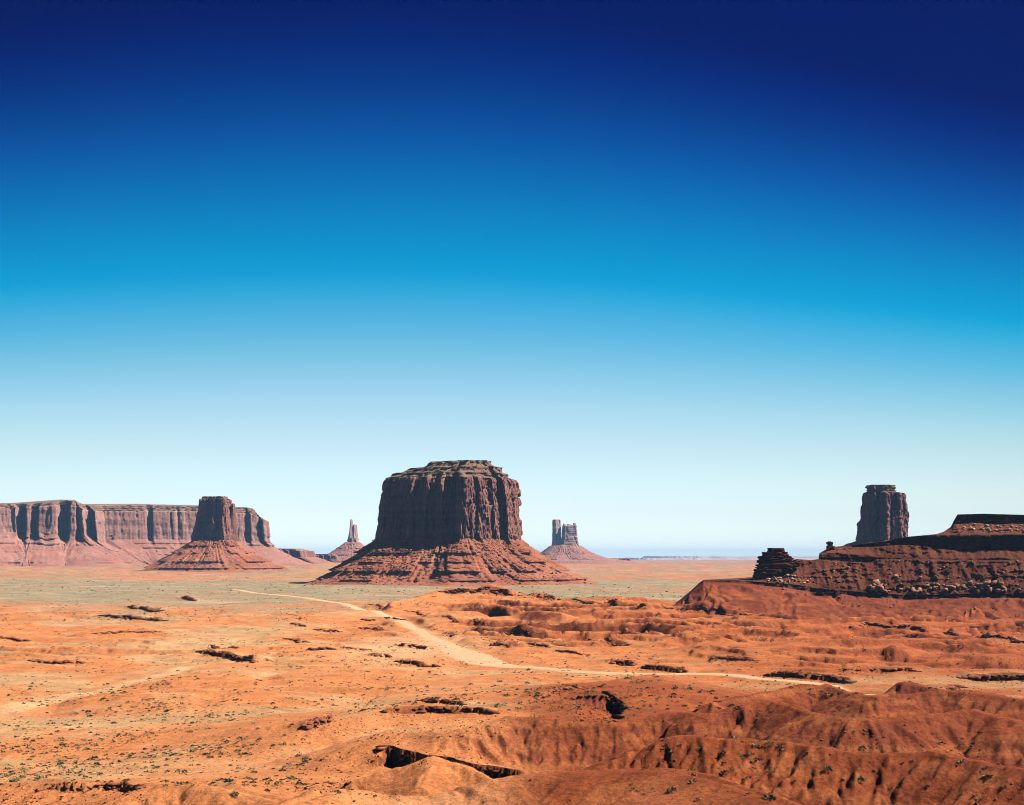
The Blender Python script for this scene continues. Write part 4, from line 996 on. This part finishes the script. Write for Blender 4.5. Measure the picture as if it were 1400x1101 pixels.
ridge_root, VR, KR, pxR = ridge()
slope_rows = []
st = 0
for r in range(1, len(KR) + 1):
    if r == len(KR) or KR[r] != KR[st]: 
        slope_rows.append((KR[st], st, r)); st = r
sections = [a for a in slope_rows]        # slope, band, slope, band, slope, band, slope, band, slope

base_r = np.array(ridge_root.location)
def on_ridge(sec, pxlo, pxhi, tlo, thi, n):
    k, a, b = sections[sec]
    j = np.searchsorted(pxR, rng.uniform(pxlo, pxhi, n)); j = np.clip(j, 0, len(pxR) - 1)
    i = (a + (b - a - 1) * rng.uniform(tlo, thi, n)).astype(int)
    return VR[i, j] + base_r
BOULD = []
def add_b(P, smin, smax_, pw, pale_, where):
    for p in P: BOULD.append((smin + (smax_ - smin) * random.random() ** pw, p, pale_, where))
W1 = 'in the long boulder heap above the lower ledge of the red ridge'
W2 = 'in the pale heap right of the layered knob'
W3 = 'on the rubble slope under the top ledge of the red ridge'
W4 = 'on the steep middle slope of the red ridge'
W5 = 'on the lowest slope of the red ridge below its long ledge'
add_b(on_ridge(2, 1185, 1375, .02, .3, 260), 1.2, 8.0, 3.0, False, W1)
add_b(on_ridge(2, 1385, 1440, .02, .5, 30), 1.2, 4.2, 2, False, W1)
add_b(on_ridge(2, 1045, 1112, .02, .4, 90), 1.2, 3.6, 1.4, True, W2)
add_b(on_ridge(6, 1315, 1440, .15, .9, 110), 1.0, 4.2, 1.8, True, W3)
add_b(on_ridge(2, 1120, 1430, .3, 1, 420), .6, 3.6, 3.5, False, W4)
add_b(on_ridge(4, 1180, 1430, .05, 1, 130), .6, 2.4, 3, False, W4)
add_b(on_ridge(0, 985, 1430, .55, 1, 330), .6, 3.2, 2.5, False, W5)
add_b(on_ridge(0, 1020, 1060, .6, .85, 20), 1.2, 3.2, 1, True, W5)
BOULD.append((6.5, on_ridge(2, 1222, 1224, .5, .52, 1)[0], True, 'X'))
BOULD.sort(key=lambda b: -b[0])
rest_p = []; rest_s = []
for k, (s_, p, pl_, wh) in enumerate(BOULD):
    if k < 290:
        o = bpy.data.objects.new('boulder', random.choice(ROCKM_P if pl_ else ROCKM)); COL.objects.link(o)
        o.location = (p[0], p[1] - s_ * .1, p[2] + s_ * .18); o.scale = (s_ * random.uniform(.9, 1.3), s_ * random.uniform(.8, 1.1), s_ * random.uniform(.55, .9))
        o.rotation_euler = (random.gauss(0, .35), random.gauss(0, .35), random.uniform(0, 6.28))
        if wh == 'X': tag(o, 'single large pale boulder alone on the middle slope of the red ridge', 'boulder')
        else: tag(o, ('pale angular boulder ' if pl_ else 'brown angular boulder ') + wh, 'boulder', 'boulders ' + wh)
    else: rest_p.append(p); rest_s.append(s_)
o = merged('loose_rock', PEB, rest_p, rest_s, M_rock); o['kind'] = 'stuff'; o['label'] = 'small loose rocks strewn over the red ridge'
P = np.vstack([on_ridge(0, 960, 1430, .3, 1, 1500), on_ridge(2, 1000, 1430, 0, 1, 2200), on_ridge(4, 1150, 1430, 0, 1, 500), on_ridge(6, 1290, 1430, 0, 1, 500)])
o = merged('rock_chips', PEB, P, .35 + 1.2 * rng.random(len(P)) ** 3, M_rock); o['kind'] = 'stuff'; o['label'] = 'fine rock debris on the red ridge'

# layered knob at the ridge's left shoulder
def slab(name, parent, cx_, cy_, cz, wx_, wy_, h_, seed, mat, nseg=60):
    a = np.linspace(0, 2 * np.pi, nseg, endpoint=False)
    sx_ = np.sign(np.cos(a)) * np.abs(np.cos(a)) ** .6; sy_ = np.sign(np.sin(a)) * np.abs(np.sin(a)) ** .6
    rows = []
    for t, sc_ in ((0, .97), (.25, .99), (.5, 1.0), (.85, .99), (1, .94)):
        jag = 1 + .15 * (_h(np.floor(a * 5 + seed), np.floor(a * 0 + t * 2), seed) - .5) + .14 * perlin(np.cos(a) * 3, np.sin(a) * 3 + t, seed)
        rows.append(np.column_stack([cx_ + sx_ * wx_ / 2 * sc_ * jag, cy_ + sy_ * wy_ / 2 * sc_ * jag, cz + h_ * t + 0 * a + .12 * h_ * perlin(a * 3, a * 0 + seed, seed + 1)]))
    Vv = np.vstack(rows + [rows[-1].mean(0)[None], rows[0].mean(0)[None]]); nr = len(rows)
    fc = grid_quads(nr, nseg, True).tolist() + [[(nr - 1) * nseg + j, (nr - 1) * nseg + (j + 1) % nseg, nr * nseg] for j in range(nseg)] + [[(j + 1) % nseg, j, nr * nseg + 1] for j in range(nseg)]
    me_ = bpy.data.meshes.new(name); me_.from_pydata(Vv.tolist(), [], fc); return link(name, me_, mat, parent)
DK = 1243.0
root = empty('layered_knob', (float(xpix(1063, DK)), DK, 30)); tag(root, 'stubby knob of stacked dark red rock layers on the left shoulder of the ridge', 'rock knob')
lay = [(792, 786, 1032, 1062), (786, 782, 1033, 1072), (782, 778.5, 1034, 1082), (778.5, 775.5, 1036, 1090), (775.5, 772, 1037, 1096), (772, 769.5, 1039, 1094), (769.5, 766, 1038, 1091), (766, 763.5, 1041, 1087),
       (763.5, 760.5, 1040, 1085), (760.5, 758, 1045, 1081), (758, 755, 1045, 1078), (755, 752.5, 1052, 1075), (752.5, 749.5, 1053, 1074)]
for k, (pb, pt, a, b) in enumerate(lay):
    x0, x1 = float(xpix(a, DK)), float(xpix(b, DK)); z0, z1 = float(zpix(pb, DK)), float(zpix(pt, DK))
    inset = random.uniform(.96, 1.0)
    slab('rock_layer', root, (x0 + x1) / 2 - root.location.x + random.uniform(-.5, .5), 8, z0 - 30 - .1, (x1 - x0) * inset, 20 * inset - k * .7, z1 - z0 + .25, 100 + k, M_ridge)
DB = 1290.0
root = empty('balanced_rock', (float(xpix(1135, DB)), DB, float(zpix(750, DB)))); tag(root, 'small toadstool-shaped rock stack on the ridge crest right of the layered knob', 'rock')
for k, (pb, pt, wd, ox) in enumerate([(750.5, 747, 8.5, .5), (747, 744.5, 5.2, 0), (744.5, 741.5, 6.4, -.6), (741.5, 740.6, 3.4, -.8)]):
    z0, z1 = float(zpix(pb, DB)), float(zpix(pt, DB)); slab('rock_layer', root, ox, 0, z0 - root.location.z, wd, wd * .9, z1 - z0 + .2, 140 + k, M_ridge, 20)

# ------------------------------------------------------------------ loose rocks and plants on the ground
rp = np.array(rub_pos); rz = ground_z(rp[:, 0], rp[:, 1])
o = merged('loose_rock', PEB, np.column_stack([rp, rz + .1]), np.array(rub_size), M_ledge); o['kind'] = 'stuff'; o['label'] = 'loose broken rock below the ledges'

def screen_points(n, box, jit=0):
    """world points spread over a patch of ground seen in the photograph"""
    out_ = []
    for _ in range(n):
        px = random.uniform(box[0], box[2]); py = random.uniform(box[1], box[3]); x, D = cast(px, py); out_.append((x, D))
    return out_
def logpolar(n, r0, r1, dens_seed, thr, a0=-24, a1=24):
    n2 = n * 4; r = np.exp(rng.uniform(math.log(r0), math.log(r1), n2)); a = np.radians(rng.uniform(a0, a1, n2)); x = r * np.sin(a); y = r * np.cos(a)
    d = fbm(x / 38, y / 24, 4, dens_seed); k = rng.random(n2) < np.clip((d - thr) * 3.2, .02, 1)
    x, y = x[k][:n], y[k][:n]; return np.column_stack([x, y, ground_z(x, y)])
P = logpolar(15000, 160, 800, 205, .05)
o = merged('small_stones', PEB, P, .14 + .75 * rng.random(len(P)) ** 4, M_ledge); o['kind'] = 'stuff'; o['label'] = 'small dark stones scattered on the red ground'
# rubble fields
for box, n, s0, s1, lab in (((405, 1030, 480, 1085), 130, .3, 1.3, 'red rubble spilling down the left end of the foreground wall'),
                       ((420, 985, 690, 1012), 320, .25, .9, 'small red stones on the rubbly foreground slope'),
                       ((785, 955, 845, 988), 170, .4, 1.6, 'dark rubble fan at the left of the crag'),
                       ((0, 1072, 205, 1101), 200, .25, .8, 'red stones in the lower left corner'),
                       ((205, 928, 232, 948), 30, .6, 2.2, 'clump of red rocks on the left flat beside the pale wash'),
                       ((720, 938, 800, 962), 120, .3, 1.0, 'red stones left of the crag'),
                       ((500, 1032, 590, 1050), 60, .3, 1.0, 'rubble at the foot of the foreground wall')):
    p = np.array(screen_points(n, box)); z = ground_z(p[:, 0], p[:, 1])
    o = merged('rubble', PEB, np.column_stack([p, z]), s0 + (s1 - s0) * rng.random(n) ** 2.5, M_ledge); o['kind'] = 'stuff'; o['label'] = lab

def shrub_variant(nb, seed, leaf=.22, hgt=.75):
    r_ = np.random.default_rng(seed); V_ = []; F_ = []
    for k in range(nb):
        d = r_.normal(size=3); d[2] = abs(d[2]); d /= np.linalg.norm(d); rad = r_.uniform(.25, .5)
        c_ = d * rad * np.array([1, 1, hgt]) ; c_[2] += .02
        a = r_.normal(size=3); a /= np.linalg.norm(a); b_ = np.cross(a, d) + r_.normal(size=3) * .2; b_ /= np.linalg.norm(b_) + 1e-9
        L_ = leaf * r_.uniform(.6, 1.3)
        i = len(V_); V_ += [c_ - b_ * L_ * .5, c_ + b_ * L_ * .5, c_ + d * L_ * 1.1 + a * .05]; F_.append([i, i + 1, i + 2])
    return np.array(V_), np.array(F_)
SH = [shrub_variant(70, k) for k in range(6)]
SH_LO = [shrub_variant(14, 30 + k, .45) for k in range(6)]
twigs = []
for k in range(6):
    r_ = np.random.default_rng(50 + k); V_ = []; F_ = []
    for q in range(9):
        d = r_.normal(size=3) * np.array([1, 1, .5]); d[2] = abs(d[2]) + .35; d /= np.linalg.norm(d); e_ = d * .42; i = len(V_)
        V_ += [[.02, 0, -.1], [-.02, 0, -.1], e_.tolist()]; F_.append([i, i + 1, i + 2])
    twigs.append(raw_mesh('stems', np.array(V_), np.array(F_))); twigs[-1].materials.append(M_twig)
SHM = [raw_mesh('leaves', v, f) for v, f in SH]
for m_ in SHM: m_.materials.append(M_bush)
regions = [((0, 985, 330, 1075), 70, 'on the sandy flat at the lower left', .5, 1.5), ((20, 935, 240, 990), 60, 'beside the pale wash at the left', .6, 1.9), ((300, 955, 420, 1090), 40, 'on the pale flat left of the foreground rubble', .7, 1.6),
           ((560, 915, 860, 960), 40, 'on the yellow flat below the road', 1.0, 2.2), ((870, 940, 1010, 975), 30, 'on the flat left of the red dunes', .9, 2.0),
           ((900, 1015, 1400, 1095), 26, 'on the near red dunes at the lower right', .5, 1.9), ((400, 1070, 520, 1090), 10, 'at the foot of the foreground rubble', .6, 1.2)]
for box, n, where, s0, s1 in regions:
    for (x, y) in screen_points(n, box):
        s_ = s0 + (s1 - s0) * random.random() ** 2.2
        k = random.randrange(6)
        root = empty('desert_shrub', (x, y, float(ground_z(x, y)) - .03)); root.scale = (s_, s_, s_ * random.uniform(.7, 1)); root.rotation_euler = (0, 0, random.uniform(0, 6.28))
        tag(root, 'small grey-green shrub ' + where, 'shrub', 'shrubs ' + where)
        for nm, mm in (('leaves', SHM[k]), ('stems', twigs[k])):
            ch = bpy.data.objects.new(nm, mm); COL.objects.link(ch); ch.parent = root
def scatter(name, n, boxes, s0, s1, mat, label, variants, veg=True):
    P = []
    for (box, wgt) in boxes:
        m_ = int(n * wgt); c_ = 0; tries = 0
        while c_ < m_ and tries < m_ * 8:
            tries += 1
            x, D = cast(random.uniform(box[0], box[2]), random.uniform(box[1], box[3])); x += random.uniform(-1, 1) * D * .003
            dens = float(fbm(np.array([x / 45]), np.array([D / 30]), 3, 102)[0])
            if veg and random.random() > np.clip(.35 + dens * 2.2, .04, 1): continue
            P.append((x, D)); c_ += 1
    P = np.array(P); z = ground_z(P[:, 0], P[:, 1])
    o = merged(name, variants, np.column_stack([P, z]), s0 + (s1 - s0) * rng.random(len(P)) ** 3, mat, tilt=.1, aspect=np.array([1, 1, .7])); o['kind'] = 'stuff'; o['label'] = label
scatter('scrub', 6500, [((0, 900, 420, 1075), .32), ((420, 900, 900, 975), .22), ((0, 850, 450, 900), .14), ((850, 860, 1400, 960), .14), ((860, 1000, 1400, 1100), .02), ((420, 850, 900, 900), .12)], .3, 1.3, M_bush,
        'scattered low scrub on the desert floor', SH_LO)
scatter('distant_scrub', 4800, [((0, 785, 450, 850), .7), ((450, 800, 600, 835), .1), ((700, 796, 960, 822), .2)], .7, 2.4, M_darkbush, 'dark dots of juniper and brush on the valley floor', PEB)
scatter('juniper_bushes', 260, [((0, 788, 420, 812), .6), ((420, 797, 600, 812), .2), ((700, 800, 940, 818), .2)], 2.2, 5.0, M_darkbush, 'dark rounded junipers dotting the green valley floor', ROCKS, False)
print('TRIS', sum(len(m_.loops) - 2 * len(m_.polygons) for m_ in bpy.data.meshes), 'rows', NR, 'cols', NC)

# ------------------------------------------------------------------ haze
me_ = bpy.data.meshes.new('haze')
X_, Y0, Y1, ZB, ZT = 32000, -3000, 50000, -40, 345
me_.from_pydata([(-X_, Y0, ZB), (X_, Y0, ZB), (X_, Y1, ZB), (-X_, Y1, ZB), (-X_, Y0, ZT), (X_, Y0, ZT), (X_, Y1, ZT), (-X_, Y1, ZT)], [],
                [(0, 3, 2, 1), (4, 5, 6, 7), (0, 1, 5, 4), (1, 2, 6, 5), (2, 3, 7, 6), (3, 0, 4, 7)])
mh = bpy.data.materials.new('haze'); mh.use_nodes = True; t = mh.node_tree; t.nodes.clear()
o_ = t.nodes.new('ShaderNodeOutputMaterial'); pv = t.nodes.new('ShaderNodeVolumePrincipled'); pv.inputs['Color'].default_value = (.32, .60, 1.0, 1); pv.inputs['Density'].default_value = 2.0e-5
t.links.new(pv.outputs[0], o_.inputs['Volume'])
hz = link('haze', me_, mh); hz['kind'] = 'stuff'; hz['label'] = 'thin pale desert haze'
